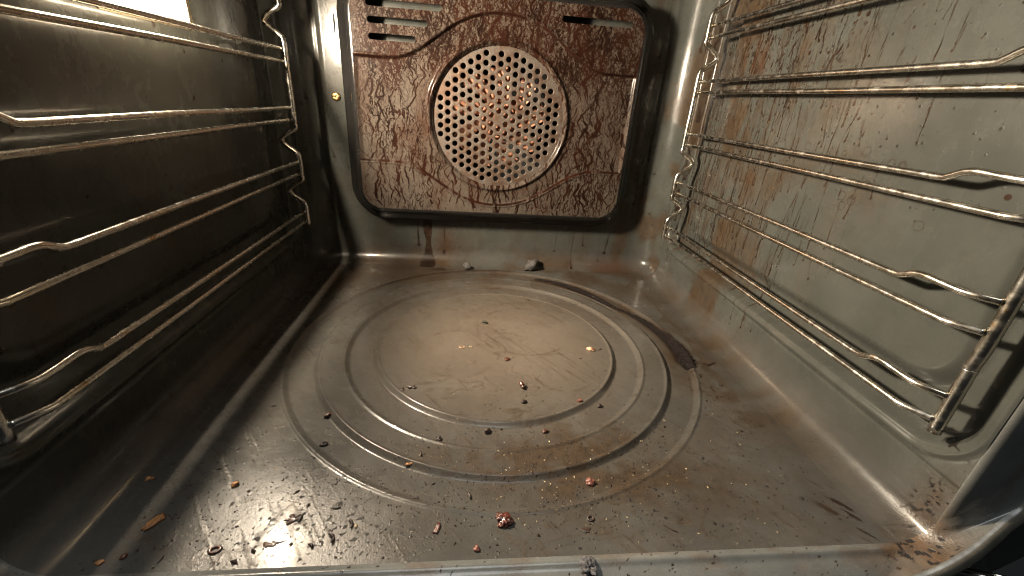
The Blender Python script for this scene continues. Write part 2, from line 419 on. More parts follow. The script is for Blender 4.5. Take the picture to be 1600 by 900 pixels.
    return mesh_obj('side_wall', P.reshape(-1, 3), grid_faces(n, m, flip=sign > 0), M_WALL, oven, normals=N.reshape(-1, 3), attr=ca.reshape(-1, 4))

# the left wall has a cut-out for the lamp: build the wall, then drop the faces in the opening
LY0, LY1, LZ0, LZ1 = 0.298, 0.378, 0.2485, 0.322
wl = side_wall(-1, 0.0015)
bm = bmesh.new(); bm.from_mesh(wl.data)
kill = [f for f in bm.faces if LY0 < f.calc_center_median().y < LY1 and LZ0 < f.calc_center_median().z < LZ1]
bmesh.ops.delete(bm, geom=kill, context='FACES'); bm.to_mesh(wl.data); bm.free()
wr = side_wall(1, 0.0007)

# --- back wall with the two upright corners and the floor fillet
def back_wall():
    p = 0.0014
    th = np.linspace(0, math.pi / 2, 26)
    arcL = np.stack([-HW + RV - RV * np.cos(th), YB - RV + RV * np.sin(th)], -1); nL = np.stack([np.cos(th), -np.sin(th)], -1)
    xs = np.arange(-HW + RV, HW - RV, p)[1:]
    mid = np.stack([xs, np.full_like(xs, YB)], -1); nM = np.stack([0 * xs, -np.ones_like(xs)], -1)
    arcR = arcL[::-1] * [-1, 1]; nR = nL[::-1] * [-1, 1]
    path = np.concatenate([arcL, mid, arcR]); nn = np.concatenate([nL, nM, nR])
    tz = np.linspace(0, math.pi / 2, 15)
    zs = np.arange(RF, HT, p)[1:]
    d = np.concatenate([[RF + 0.004], RF - RF * np.sin(tz), np.zeros(len(zs))])
    z = np.concatenate([[-0.0008], RF - RF * np.cos(tz), zs])
    P = np.zeros((len(path), len(z), 3))
    P[..., 0] = path[:, None, 0] + nn[:, None, 0] * d
    P[..., 1] = path[:, None, 1] + nn[:, None, 1] * d
    P[..., 2] = z
    Xg, Zg = P[..., 0], P[..., 2]
    # pressed upright beads beside the cover and a slight sag in the sheet
    prof = np.zeros(P.shape[:2])
    for x0, w, a in ((-0.2035, 0.0022, 0.0011), (0.2045, 0.0022, 0.0008)):
        prof += a * np.exp(-((Xg - x0) / w) ** 2) * sst(0.05, 0.09, Zg)
    prof += 0.0008 * (fbm(Xg * 12, Zg * 10, 2, 5.0) - 0.5)
    P[..., 0] += nn[:, None, 0] * prof; P[..., 1] += nn[:, None, 1] * prof
    N = grid_normals(P, flip=True)
    n, m = P.shape[:2]
    img = np.zeros((n, m)); 
    def V(zv): return 16 + (zv - RF) / p
    ii = lambda x: 26 + (x + HW - RV) / p
    for x, z0, l, r, a in ((-0.087, 0.06, 0.055, 4.5, 0.95), (-0.1, 0.052, 0.03, 1.0, 0.8), (-0.065, 0.055, 0.04, 1.0, 0.6), (0.115, 0.05, 0.045, 0.8, 0.7), (0.128, 0.05, .02, 1.0, .5), (0.152, 0.048, .035, .7, .5), (0.165, 0.05, .03, .9, .7), (0.09, 0.05, .03, .8, .5), (-0.155, 0.16, .05, 1.2, .5)):
        run_down(img, ii(x), V(z0), l / p, r, a, p, wig=0.15)
    for _ in range(60):
        x = rnd.choice([rnd.uniform(0.19, 0.232), rnd.uniform(-0.23, -0.19)]) if rnd.random() < 0.75 else rnd.uniform(-0.15, 0.2)
        u = ii(x) if abs(x) < 0.198 else (rnd.uniform(0, 24) if x < 0 else n - 1 - rnd.uniform(0, 24))
        run_down(img, u, V(rnd.uniform(0.08, 0.33)), rnd.uniform(0.01, 0.06) / p, rnd.uniform(0.4, 0.8), rnd.uniform(0.3, 0.8), p)
    right = sst(0.12, 0.22, Xg)
    fl = (0.25 + 0.6 * right) * sst(0.42, 0.66, fbm(Xg * 60, Zg * 26, 5, 9.0))
    fl += 0.7 * sst(0.03, 0.004, Zg) * sst(0.3, 0.65, fbm(Xg * 30, Zg * 60, 4, 2.0))
    fl += 0.5 * np.exp(-((Xg + 0.062) / 0.016) ** 2) * sst(0.055, 0.03, Zg)
    ru = 0.8 * np.exp(-((Xg - 0.17) / 0.035) ** 2 - ((Zg - 0.003) / 0.010) ** 2)
    ru += 0.6 * np.exp(-((Xg + 0.060) / 0.010) ** 2 - ((Zg - 0.03) / 0.02) ** 2)
    ca = np.stack([img, np.clip(fl, 0, 1), 0 * img, np.clip(ru, 0, 1) * 0.8], -1)
    F = grid_faces(n, m, flip=True)
    c = P.reshape(-1, 3)[F].mean(1)
    F = F[np.hypot(c[:, 0] - FX, c[:, 2] - FZ) > 0.088]
    return mesh_obj('back_wall', P.reshape(-1, 3), F, M_WALL, oven, normals=N.reshape(-1, 3), attr=ca.reshape(-1, 4))
back_wall()

CR_ARC = np.array([(70, 0.1735, .0030), (60, 0.1745, .0048), (49, 0.1710, .0052), (37, 0.1675, .0040), (30, 0.1665, .002), (24, 0.1715, .0032), (17, 0.1745, .0045), (7, 0.1770, .0055), (-3, 0.1790, .0065), (-9, 0.1800, .0080), (-13, 0.1790, .0045)])
# --- floor with its pressed rings
def floor_z(x, y):
    r = np.hypot(x - CX, y - CY)
    w = 0.0024; dp = 0.0026
    z = 0 * r
    for k, (ri, s) in enumerate(zip(RINGS, (-1, 1, -1, 1))):
        z = z + s * dp * sst(ri - w, ri + w, r)
        z = z + 0.0007 * np.exp(-((r - ri - s * w * 1.1) / 0.0012) ** 2)
    z = z + 0.0007 * (fbm(x * 13, y * 13, 2, 4.0) - 0.5)
    return z
def floor_pan():
    p = 0.0007
    xs = np.arange(-HW + RF - 0.0003, HW - RF + 0.0003 + p, p); ys = np.arange(YF, YB - RF + p, p)
    X, Y = np.meshgrid(xs, ys, indexing='ij')
    P = np.stack([X, Y, floor_z(X, Y) * sst(0.0, 0.012, HW - RF - np.abs(X)) * sst(0, 0.006, Y - YF) * sst(0, 0.006, YB - RF - Y)], -1)
    N = grid_normals(P)
    r = np.hypot(X - CX, Y - CY); an = np.arctan2(Y - CY, X - CX)
    n1 = fbm(X * 24, Y * 24, 5, 1.0); n2 = fbm(X * 90, Y * 90, 4, 3.0); n3 = fbm(X * 420, Y * 420, 3, 5.0)
    g = lambda x0, y0, rx, ry: np.exp(-((X - x0) / rx) ** 2 - ((Y - y0) / ry) ** 2)
    fl = 0.12 * n1
    fl += 0.85 * sst(0.46, 0.54, Y + 0.03 * n1) * sst(0.25, 0.7, n1)                      # back strip
    fl += 1.0 * sst(0.165, 0.205, X + 0.02 * (n1 - 0.5)) * sst(0.16, 0.26, Y) * sst(0.2, 0.65, n2)   # along the right fillet
    fl += 0.7 * sst(-0.16, -0.2, X) * sst(0.38, 0.5, Y)
    band = g(0.028, 0.205, 0.085, 0.017) * sst(RINGS[2] + 0.002, RINGS[2] - 0.004, r)     # brown pool in the ring valley, lower right
    fl += 0.95 * band * (0.35 + 0.65 * sst(0.15, 0.7, n2))
    fl += 0.95 * g(0.05, 0.186, 0.07, 0.013) * (0.3 + 0.7 * sst(0.2, 0.7, n2))
    fl += 0.4 * g(0.06, 0.225, 0.085, 0.05) * sst(0.2, 0.8, n2)
    fl += 0.35 * g(0.11, 0.18, 0.09, 0.035) * sst(0.3, 0.7, fbm(X * 60 + Y * 30, Y * 120, 4, 7.0))
    ring34 = sst(RINGS[2], RINGS[2] + 0.006, r) * sst(RINGS[3] + 0.004, RINGS[3] - 0.002, r)
    fl += 0.85 * ring34 * sst(-0.6, -0.1, an) * sst(1.7, 1.1, an) * (0.5 + 0.6 * n2)
    fl += 0.4 * g(0.02, 0.44, 0.12, 0.03) * n1
    tide = np.exp(-((r - 0.155 - 0.010 * (n1 - 0.5)) / 0.0012) ** 2) * sst(-0.1, 0.3, an) * sst(1.1, 0.7, an)
    fl += 0.8 * tide
    fl += 0.6 * np.exp(-((X - 0.196 - 0.016 * (n1 - 0.5)) / 0.002) ** 2) * sst(0.22, 0.3, Y)
    fl += 0.9 * g(0.203, 0.160, 0.013, 0.020) * (0.3 + n2)
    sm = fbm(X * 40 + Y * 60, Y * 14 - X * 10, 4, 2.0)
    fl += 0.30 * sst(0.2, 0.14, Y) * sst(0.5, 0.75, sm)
    dr = 0.55 * sst(0.54, 0.66, fbm((X + Y * 0.9) * 420, (Y - X * .4) * 50, 4, 3.3)) * g(0.202, 0.160, 0.014, 0.022) * 1.8
    dr = np.maximum(dr, 0.7 * sst(0.62, 0.72, n3) * np.clip(g(0.18, 0.30, 0.03, 0.08) * (r > RINGS[3] - 0.004) * 1.2, 0, 1) * sst(0.5, 0.62, n2))
    dr = np.maximum(dr, 0.8 * np.clip(g(-0.078, 0.548, 0.03, 0.006) + g(-0.06, 0.53, 0.02, 0.006), 0, 1) * sst(0.4, 0.6, n1))
    edge = np.exp(-((r - RINGS[3] - 0.002) / 0.0022) ** 2) * sst(1.2, 1.5, an) * sst(2.7, 2.3, an)
    dr = np.maximum(dr, 0.45 * edge)
    # baked specks: dense at the front left, over the brown pool, thin elsewhere
    den = np.clip(0.75 * g(-0.11, 0.16, 0.07, 0.035) + 0.5 * g(0.03, 0.19, 0.12, 0.035) + 0.3 * g(0.05, 0.16, 0.12, 0.03) + 0.10 * (Y < 0.3), 0, 1)
    sp = sst(0.0, 0.05, n3 - (0.86 - 0.13 * den)) * (den > 0.02)
    rng2 = np.random.default_rng(5)
    idx = [(rng2.normal(-0.11, 0.055), rng2.normal(0.165, 0.024), rng2.uniform(0.2, 0.8) ** 1.5 + 0.15) for _ in range(220)]
    idx += [(rng2.uniform(-0.2, 0.2), 0.14 + abs(rng2.normal(0, 0.08)), rng2.uniform(0.2, 0.9) ** 1.5 + 0.1) for _ in range(260)]
    idx += [(rng2.normal(0.035, 0.07), rng2.normal(0.195, 0.03), rng2.uniform(0.2, 0.9) ** 1.5 + 0.1) for _ in range(320)]
    for x, y, rr in idx: stamp(sp, (x - xs[0]) / p, (y - YF) / p, rr, rng2.uniform(0.5, 1.0))
    ru = 0.28 * g(-0.012, 0.378, 0.014, 0.022) * sst(0.45, 0.7, n3) + 0.10 * g(-0.012, 0.37, 0.02, 0.035)
    ru += 0.5 * g(0.165, 0.545, 0.03, 0.012) + 0.35 * g(-0.12, 0.149, 0.05, 0.006) * sst(0.5, 0.65, n2)
    cl1 = fbm(X * 14 + 0.35 * n1, Y * 20, 5, 11.0); cl2 = fbm(X * 55, Y * 38, 4, 13.0)
    fl += 0.25 * sst(0.46, 0.72, cl1) * (0.45 + 0.55 * cl2)                                # cloudy spill film
    fl += 0.5 * np.exp(-((cl1 - 0.52) / 0.008) ** 2) * sst(0.4, 0.6, cl2) + 0.4 * np.exp(-((cl1 - 0.60) / 0.006) ** 2) * sst(0.35, 0.6, n2)
    for (rx_, ry_, rr0, am) in ((0.028, 0.372, 0.047, .45), (-0.036, 0.330, 0.038, .35), (0.055, 0.30, 0.027, .4), (-0.10, 0.40, 0.03, .3)):
        fl += am * np.exp(-((np.hypot(X - rx_, Y - ry_) - rr0 - 0.004 * (n1 - 0.5)) / 0.0011) ** 2) * sst(0.42, 0.62, n2)                   # dried edges of it
    deg = np.degrees(an); oo = np.argsort(CR_ARC[:, 0])
    rr_ = np.interp(deg, CR_ARC[oo, 0], CR_ARC[oo, 1]); ww_ = np.interp(deg, CR_ARC[oo, 0], CR_ARC[oo, 2])
    smear = np.exp(-((r - rr_ - 0.002 * (n2 - 0.5)) / (ww_ * 1.25)) ** 2) * sst(-15, -9, deg) * sst(74, 66, deg)
    dr = np.maximum(dr, 0.95 * smear * (0.55 + 0.9 * n2))
    scr = sst(0.70, 0.74, fbm((X * 0.8 + Y * 0.6) * 700, (Y * 0.8 - X * 0.6) * 24, 3, 9.0))
    fl += 0.5 * scr * sst(0.4, 0.6, n1)
    for sd in (-1, 1):
        e_ = sst(HW - RF - 0.022, HW - RF - 0.001, sd * X)
        fl = np.clip(fl, 0, 1) * (1 - e_) + joint_film(Y, sd) * e_
        dr = dr * (1 - sst(HW - RF - 0.006, HW - RF - 0.001, sd * X))
    ca = np.stack([np.clip(dr, 0, 1), np.clip(fl, 0, 1), sp, np.clip(ru, 0, 1)], -1)
    n, m = X.shape
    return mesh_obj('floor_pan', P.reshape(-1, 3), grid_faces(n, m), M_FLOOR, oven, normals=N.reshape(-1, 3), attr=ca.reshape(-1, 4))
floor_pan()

# --- ceiling
X, Y = np.meshgrid(np.linspace(-HW - 0.012, HW + 0.012, 40), np.linspace(0.112, YB + 0.005, 40), indexing='ij')
P = np.stack([X, Y, np.full_like(X, HT - 0.001) + 0.004 * (rrect(X, Y, -0.17, 0.17, 0.2, 0.5, 0.03) < 0)], -1)
mesh_obj('unseen_ceiling', P.reshape(-1, 3), grid_faces(40, 40, flip=True), M_CEIL, oven)

# --- mouth: the cavity edge folds outwards into the front frame
def u_loop(hw, z0, r, n_arc=20, top=HT):
    th = np.linspace(0, math.pi / 2, n_arc)
    zz = np.linspace(top, z0 + r, 60)[:-1]
    L = np.stack([np.full_like(zz, -hw), zz], -1)
    aL = np.stack([-hw + r - r * np.cos(th), z0 + r - r * np.sin(th)], -1)
    xx = np.linspace(-hw + r, hw - r, 520)[1:-1]
    B = np.stack([xx, np.full_like(xx, z0)], -1)
    return np.concatenate([L, aL, B, aL[::-1] * [-1, 1], L[::-1] * [-1, 1]])
NA = 48
A = u_loop(HW, 0.0, RF, NA)
def frame_loop():
    """edge of the front frame: side flange steep, bottom lip gentle, wide corner"""
    key = np.array([(0.272, 0.134, 0.078), (0.2655, 0.1318, 0.0405), (0.2490, 0.1270, 0.0275), (0.2312, 0.1222, 0.0135), (0.2101, 0.1195, 0.0022), (0.186, 0.119, -0.0055)])
    pad = np.vstack([[0.2722, 0.134, 0.12], key, [0.16, 0.119, -0.0055]])
    arc = []
    for q in np.linspace(0, len(key) - 1, NA):
        i = min(int(q), len(key) - 2); t = q - i; p0, p1, p2, p3 = pad[i:i + 4]
        arc.append(0.5 * (2 * p1 + (-p0 + p2) * t + (2 * p0 - 5 * p1 + 4 * p2 - p3) * t * t + (-p0 + 3 * p1 - 3 * p2 + p3) * t ** 3))
    arc = np.array(arc)
    zz = np.linspace(HT, 0.078, 60)[:-1]
    side = np.stack([np.full_like(zz, 0.272), np.full_like(zz, 0.134), zz], -1)
    xx = np.linspace(-0.186, 0.186, 520)[1:-1]
    bot = np.stack([xx, np.full_like(xx, 0.119), np.full_like(xx, -0.0055)], -1)
    m_ = np.array([-1, 1, 1])
    return np.concatenate([side * m_, arc * m_, bot, arc[::-1], side[::-1]])
B = frame_loop()
rows = []
for t in np.linspace(0, 1, 34):
    a = t * math.pi / 2 * 0.93
    sd_ = sst(0.01, 0.05, B[:, 2])                     # 1 on the side flanges
    k = (((1 - math.cos(a)) / (1 - math.cos(0.93 * math.pi / 2))) ** (0.75 + 0.35 * sd_))[:, None]
    loop = A * (1 - k) + B[:, [0, 2]] * k
    y = YF + 0.0002 + (B[:, 1] - YF) * (math.sin(a) * (1 - sd_) + math.sin(min(a * 2.2, math.pi / 2)) * sd_)
    bead = 0.0013 * math.exp(-((t - 0.13) / 0.075) ** 2) * (1 if t > 0 else 0)
    low_ = sst(0.03, 0.004, loop[:, 1]) * sst(0.232, 0.20, np.abs(loop[:, 0]))
    rows.append(np.stack([loop[:, 0], y, loop[:, 1] + bead * low_], -1))
P = np.array(rows)
n_, m_ = P.shape[:2]
gy, gx, gz = P[..., 1], P[..., 0], P[..., 2]
cornr = np.exp(-((np.abs(gx) - 0.222) / 0.02) ** 2 - ((gz - 0.004) / 0.025) ** 2) * (gx > 0)
cm = np.zeros((n_, m_, 4))
cm[..., 1] = np.clip(cornr * (0.5 + fbm(gx * 130, gz * 130 + gy * 60, 4, 2.0)) + 0.45 * sst(0.45, 0.8, fbm(gx * 60, gy * 160, 4, 1.0)), 0, 1)
cm[..., 0] = 0.7 * sst(0.78, 0.82, fbm(gx * 420, gy * 420, 3, 8.0)) * (gz < 0.01)
cm[..., 2] = np.clip(0.7 * sst(0.55, 0.74, fbm(gx * 420, gy * 420 + gz * 420, 4, 3.0)) * cornr * 1.3, 0, 1)
mesh_obj('mouth_frame', P.reshape(-1, 3), grid_faces(n_, m_, flip=True), M_MOUTH, oven, normals=grid_normals(P, flip=True).reshape(-1, 3), attr=cm.reshape(-1, 4))
E_ = P[-1]
tg = np.gradient(E_[:, [0, 2]], axis=0); tg /= np.linalg.norm(tg, axis=1, keepdims=True)
out2 = np.stack([tg[:, 1], -tg[:, 0]], -1)
if out2[0, 0] > 0: out2 = -out2                       # first point is on the left side: outwards is -x
def off_loop(o, dy): return np.stack([E_[:, 0] + out2[:, 0] * o, E_[:, 1] + dy, E_[:, 2] + out2[:, 1] * o], -1)
P = np.array([off_loop(o, dy) for o, dy in ((-0.0002, 0.0008), (0.0, -0.0010), (0.0010, -0.0026), (0.003, -0.0032), (0.006, -0.0034), (0.0085, -0.0028), (0.0098, -0.001), (0.0102, 0.002), (0.0103, 0.018))])
mesh_obj('rim', P.reshape(-1, 3), grid_faces(*P.shape[:2], flip=True), M_RIM, oven, normals=grid_normals(P, flip=True).reshape(-1, 3))
P = np.array([off_loop(0.0095, 0.012), off_loop(0.085, 0.012)])
mesh_obj('front_panel', P.reshape(-1, 3), grid_faces(*P.shape[:2], flip=True), M_DARK, oven)
yE = 0.1195
# spring clip of the door seal, lower right
cl = link(bpy.data.objects.new('seal_clip', None), oven)
for dx in (0.0, 0.009):
    V, F = tube([(0.246 + dx, yE + 0.010, -0.012), (0.2485 + dx, yE + 0.002, -0.004), (0.2545 + dx, yE - 0.001, -0.003), (0.2615 + dx, yE + 0.002, -0.009), (0.265 + dx, yE + 0.010, -0.018)], 0.0011, 10, 6)
    mesh_obj('clip_wire', V, F, M_WIRE, cl)

# --- fan cover: pressed plate with slots and a round opening
def fan_cover():
    x0, x1, z0, z1, rc = -0.166, 0.166, 0.0735, 0.318, 0.030
    p = 0.0007; re = 0.006
    xs = np.arange(x0 + re - 0.0003, x1 - re + 0.0003 + p, p); zs = np.arange(z0 + re - 0.0003, z1 - re + p, p)
    X, Z = np.meshgrid(xs, zs, indexing='ij')
    sd = rrect(X, Z, x0, x1, z0, z1, rc)
    r = np.hypot(X - FX, Z - FZ)
    # outline of the pressed field: a flat band that swells into a circle round the grille
    dA = np.abs(Z - 0.192) - 0.0545
    dB = np.hypot(X - FX, Z - 0.1935) - 0.1035
    k = 0.034; h = np.clip(0.5 + 0.5 * (dB - dA) / k, 0, 1)
    dU = dB * (1 - h) + dA * h - k * h * (1 - h)
    hgt = -0.0036 * sst(0.0015, -0.0015, dU)                    # negative = towards the back
    hgt += 0.0009 * np.exp(-((dU - 0.0024) / 0.0012) ** 2)
    hgt += 0.0028 * np.exp(-((r - 0.0815) / 0.0026) ** 2) - 0.0014 * sst(0.080, 0.0765, r)
    hgt *= sst(re - 0.0005, re + 0.0045, -sd)
    Y = PY - hgt
    P = np.stack([X, Y, Z], -1)
    n, m = X.shape
    F = grid_faces(n, m)
    fc = P.reshape(-1, 3)[F].mean(1)
    fx, fz = fc[:, 0], fc[:, 2]
    keep = rrect(fx, fz, x0, x1, z0, z1, rc) < -(re - 0.0006)
    keep &= np.hypot(fx - FX, fz - FZ) > 0.0772
    for sx0, sx1, sz in ((-0.143, -0.064, 0.2968), (-0.1425, -0.079, 0.2812), (-0.142, -0.092, 0.2658), (0.066, 0.146, 0.2974)):
        hw = 0.0031
        cxx = np.clip(fx, sx0 + hw, sx1 - hw)
        keep &= np.hypot(fx - cxx, fz - sz) > hw
    F = F[keep]
    N = grid_normals(P)
    # rolled edge and drafted skirt
    def loop(ins):
        a, b, c, d, rr = x0 + ins, x1 - ins, z0 + ins, z1 - ins, max(rc - ins, 0.002)
        pts = []
        for (cx, cz, t0) in ((b - rr, c + rr, -90), (b - rr, d - rr, 0), (a + rr, d - rr, 90), (a + rr, c + rr, 180)):
            th = np.radians(np.linspace(t0, t0 + 90, 14)); pts.append(np.stack([cx + rr * np.cos(th), cz + rr * np.sin(th)], -1))
            # straight runs are subdivided so that stain detail has vertices
        L = np.concatenate(pts); L = np.concatenate([L, L[:1]])
        out = []
        for q in range(len(L) - 1):
            k_ = max(int(np.hypot(*(L[q + 1] - L[q])) / 0.004), 1)
            for s in range(k_): out.append(L[q] + (L[q + 1] - L[q]) * s / k_)
        out.append(L[-1]); return np.array(out)
    base = loop(0.003); cen = np.array([0, (z0 + z1) / 2])
    sdir = np.gradient(base, axis=0); nrm = np.stack([sdir[:, 1], -sdir[:, 0]], -1); nrm /= np.linalg.norm(nrm, axis=1, keepdims=True) + 1e-12
    nrm[-1] = nrm[0]
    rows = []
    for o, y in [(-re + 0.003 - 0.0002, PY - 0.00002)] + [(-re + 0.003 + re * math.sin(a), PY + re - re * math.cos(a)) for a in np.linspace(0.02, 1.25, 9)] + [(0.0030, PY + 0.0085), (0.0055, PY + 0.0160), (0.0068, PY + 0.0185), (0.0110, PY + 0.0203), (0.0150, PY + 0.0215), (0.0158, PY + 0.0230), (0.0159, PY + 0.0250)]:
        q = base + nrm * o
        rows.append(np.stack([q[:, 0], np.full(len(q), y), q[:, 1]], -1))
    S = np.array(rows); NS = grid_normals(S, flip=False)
    # make the skirt face outwards
    test = NS[6, 5] @ np.array([S[6, 5, 0], -0.1, S[6, 5, 2] - 0.2])
    flipS = test < 0
    if flipS: NS = -NS
    allV = P.reshape(-1, 3).copy(); allN = N.reshape(-1, 3).copy()
    if (N[5, 5] @ np.array([0, -1, 0])) < 0:
        allN[:n * m] *= -1; F = F[:, ::-1]
    FS = grid_faces(*S.shape[:2], flip=flipS)
    ca = np.zeros((len(allV), 4))
    zz, xx = allV[:, 2], allV[:, 0]
    ca[:, 1] = sst(0.17, 0.10, zz + 0.04 * (fbm(xx * 40, zz * 30, 3, 1.0) - 0.5))
    clean = 0.9 * sst(0.0, 0.008, 0.030 - np.abs(xx - 0.132)) * np.exp(-((zz - 0.2925) / 0.003) ** 2) * (xx < 0.146)
    clean = np.maximum(clean, 0.35 * sst(-0.135, -0.158, xx) * (0.4 + fbm(xx * 80, zz * 40, 3, 2.0)))
    clean = np.maximum(clean, 0.3 * (zz > 0.25) * sst(-0.04, -0.11, xx) * sst(0.35, 0.6, fbm(xx * 90, zz * 60, 3, 6.0)))
    ca[:, 2] = clean
    # long single runs down the lower part
    G = np.zeros((n, m))
    def vein(u, v, length, r, val, wig):
        sl = rnd.gauss(0, 0.25); k = rnd.uniform(0.05, 0.12); ph = rnd.uniform(0, 6.28)
        for i in range(int(length)):
            sl = 0.86 * sl + rnd.gauss(0, wig * 0.30)
            sl = max(-1.3, min(1.3, sl)); u += sl + 0.35 * math.sin(i * k * 2 + ph) * wig; v -= 1
            if v < 1: break
            stamp(G, u, v, r * (0.8 + 0.35 * math.sin(i * k * 3 + ph)), val * (0.8 + 0.2 * math.sin(i * 0.13 + ph)))
    def thread(x0, v0, v1, amp, wig, r0, gap):
        """one run that wanders about its own lane from top to bottom, meeting its neighbours"""
        u = x0; sl = 0.0; ph = rnd.uniform(0, 6.28); off = rnd.uniform(0, 200); v = v0; on = True
        while v > v1:
            sl = 0.80 * sl + rnd.gauss(0, wig) - 0.035 * (u - x0) / amp
            sl = max(-1.4, min(1.4, sl)); u += sl; v -= 1
            if rnd.random() < (gap if on else 0.09): on = not on
            if on:
                w = 0.75 + 0.6 * math.sin(v * 0.11 + ph) + 0.4 * math.sin(v * 0.047 + off)
                stamp(G, u, v, max(r0 * w, 0.25), rnd.uniform(0.8, 1.0))
    def zc_(z): return (z - zs[0]) / p
    x_ = 0.0
    while x_ < n:                                              # the network over the whole plate
        thread(x_, m - 1 - rnd.uniform(0, 30), rnd.uniform(0, 25), rnd.uniform(2.5, 5.0), rnd.uniform(0.22, 0.45), rnd.choice([0.4, 0.6, 0.8, 1.0, 1.5]), 0.014); x_ += rnd.uniform(2.8, 8.0)
    x_ = 0.0
    while x_ < n:                                              # denser and more crooked in the upper half
        thread(x_, m - 1, zc_(rnd.uniform(0.17, 0.25)), rnd.uniform(2.0, 4.0), 0.62, rnd.uniform(0.7, 1.25), 0.03); x_ += rnd.uniform(4.5, 9.0)
    for _ in range(70):                                        # long single runs low down
        vein(rnd.uniform(0, n), zc_(rnd.uniform(0.10, 0.17)), rnd.uniform(20, 80), rnd.uniform(0.7, 1.2), 1.0, 0.5)
    for _ in range(520):                                       # short crooked links and drops
        vein(rnd.uniform(0, n), (0.318 - abs(rnd.gauss(0, 0.10)) - zs[0]) / p, rnd.uniform(2, 12), rnd.uniform(0.5, 1.2), rnd.uniform(0.8, 1.0), 1.3)
    G *= (1 - 0.55 * sst(-0.138, -0.156, X))
    ca[:n * m, 0] = G.ravel()
    ca[:n * m, 0] = np.maximum(ca[:n * m, 0], (0.85 * np.exp(-((dU - 0.0005) / 0.0013) ** 2) * (0.25 + 0.75 * sst(0.25, 0.5, fbm(X * 120, Z * 120, 3, 2.0))) ).ravel())
    ca[:n * m, 3] = (0.6 * sst(0.10, 0.085, r) * sst(0.076, 0.084, r) * sst(0.4, 0.65, fbm(X * 60, Z * 40, 4, 4.0)) + 0.45 * sst(0.56, 0.7, fbm(X * 45, Z * 20, 4, 7.0))).ravel()
    o = mesh_obj('fan_cover', allV, F, M_PLATE, oven, normals=allN, attr=ca)
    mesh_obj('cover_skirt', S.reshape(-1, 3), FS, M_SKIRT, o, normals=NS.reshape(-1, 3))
    return o
cover = fan_cover()

# --- perforated grille: every hole is cut
def grille():
    a = 0.00985; rh = 0.0031; R = 0.0738
    y0, y1 = PY + 0.0066, PY + 0.0076
    hexr = a / math.sqrt(3)
    th = np.radians(np.arange(12) * 30.0)
    hx = np.array([hexr if k % 2 == 0 else hexr * math.cos(math.pi / 6) for k in range(12)])
    V = []; F = []
    cols = int(0.09 / (a * 0.866)) + 1
    for i in range(-cols, cols + 1):
        for j in range(-11, 12):
            cx = i * a * math.sqrt(3) / 2; cz = (j + (0.5 if i % 2 else 0)) * a
            rr = math.hypot(cx, cz)
            if rr > 0.0845: continue
            o = len(V)
            ho = [(FX + cx + hx[k] * math.cos(th[k]), FZ + cz + hx[k] * math.sin(th[k])) for k in range(12)]
            if rr < R and not (i == 0 and j == 0):
                hi = [(FX + cx + (rh + 0.0004) * math.cos(t), FZ + cz + (rh + 0.0004) * math.sin(t)) for t in th]
                hj = [(FX + cx + rh * math.cos(t), FZ + cz + rh * math.sin(t)) for t in th]
                V += [(x, y0, z) for x, z in ho] + [(x, y0 + 0.0001, z) for x, z in hi] + [(x, y0 + 0.0005, z) for x, z in hj] + [(x, y1 + 0.0002, z) for x, z in hj]
                for k in range(12):
                    k2 = (k + 1) % 12
                    for b in (0, 12, 24): F.append((o + b + k, o + b + k2, o + b + 12 + k2, o + b + 12 + k))
            else:
                V += [(x, y0, z) for x, z in ho] + [(FX + cx, y0, FZ + cz)]
                for k in range(0, 12, 2): F.append((o + 12, o + k, o + k + 1, o + (k + 2) % 12))
    return mesh_obj('grille', np.array(V), np.array(F), M_GRILLE, cover, smooth=False)
grille()

# --- fan chamber and fan wheel behind the grille
bm = bmesh.new()
bmesh.ops.create_cone(bm, segments=64, radius1=0.092, radius2=0.092, depth=0.06, cap_ends=True)
bm.faces.ensure_lookup_table()
bmesh.ops.delete(bm, geom=[f for f in bm.faces if f.normal.z > 0.9], context='FACES')
bmesh.ops.reverse_faces(bm, faces=bm.faces[:])
bmesh.ops.transform(bm, matrix=Matrix.Translation((FX, YB - 0.001 + 0.03, FZ)) @ Matrix.Rotation(math.radians(90), 4, 'X'), verts=bm.verts[:])
bm_obj('fan_chamber', bm, M_BLACK, oven)
fan = link(bpy.data.objects.new('fan_wheel', None), oven)
fan.location = (FX, YB, FZ)
def disc_prism(outline, y0, y1):
    n = len(outline); V = [(x, y0, z) for x, z in outline] + [(x, y1, z) for x, z in outline]
    return V, n
bm = bmesh.new()
bmesh.ops.create_cone(bm, segments=48, radius1=0.024, radius2=0.020, depth=0.016, cap_ends=True)
bmesh.ops.transform(bm, matrix=Matrix.Rotation(math.radians(90), 4, 'X') @ Matrix.Translation((0, 0, 0.006)), verts=bm.verts[:])
bmesh.ops.bevel(bm, geom=[e for e in bm.edges if e.calc_face_angle(0) > 0.8], offset=0.002, segments=2, affect='EDGES')
bm_obj('hub', bm, M_FAN, fan, smooth=False)
bladeM = None
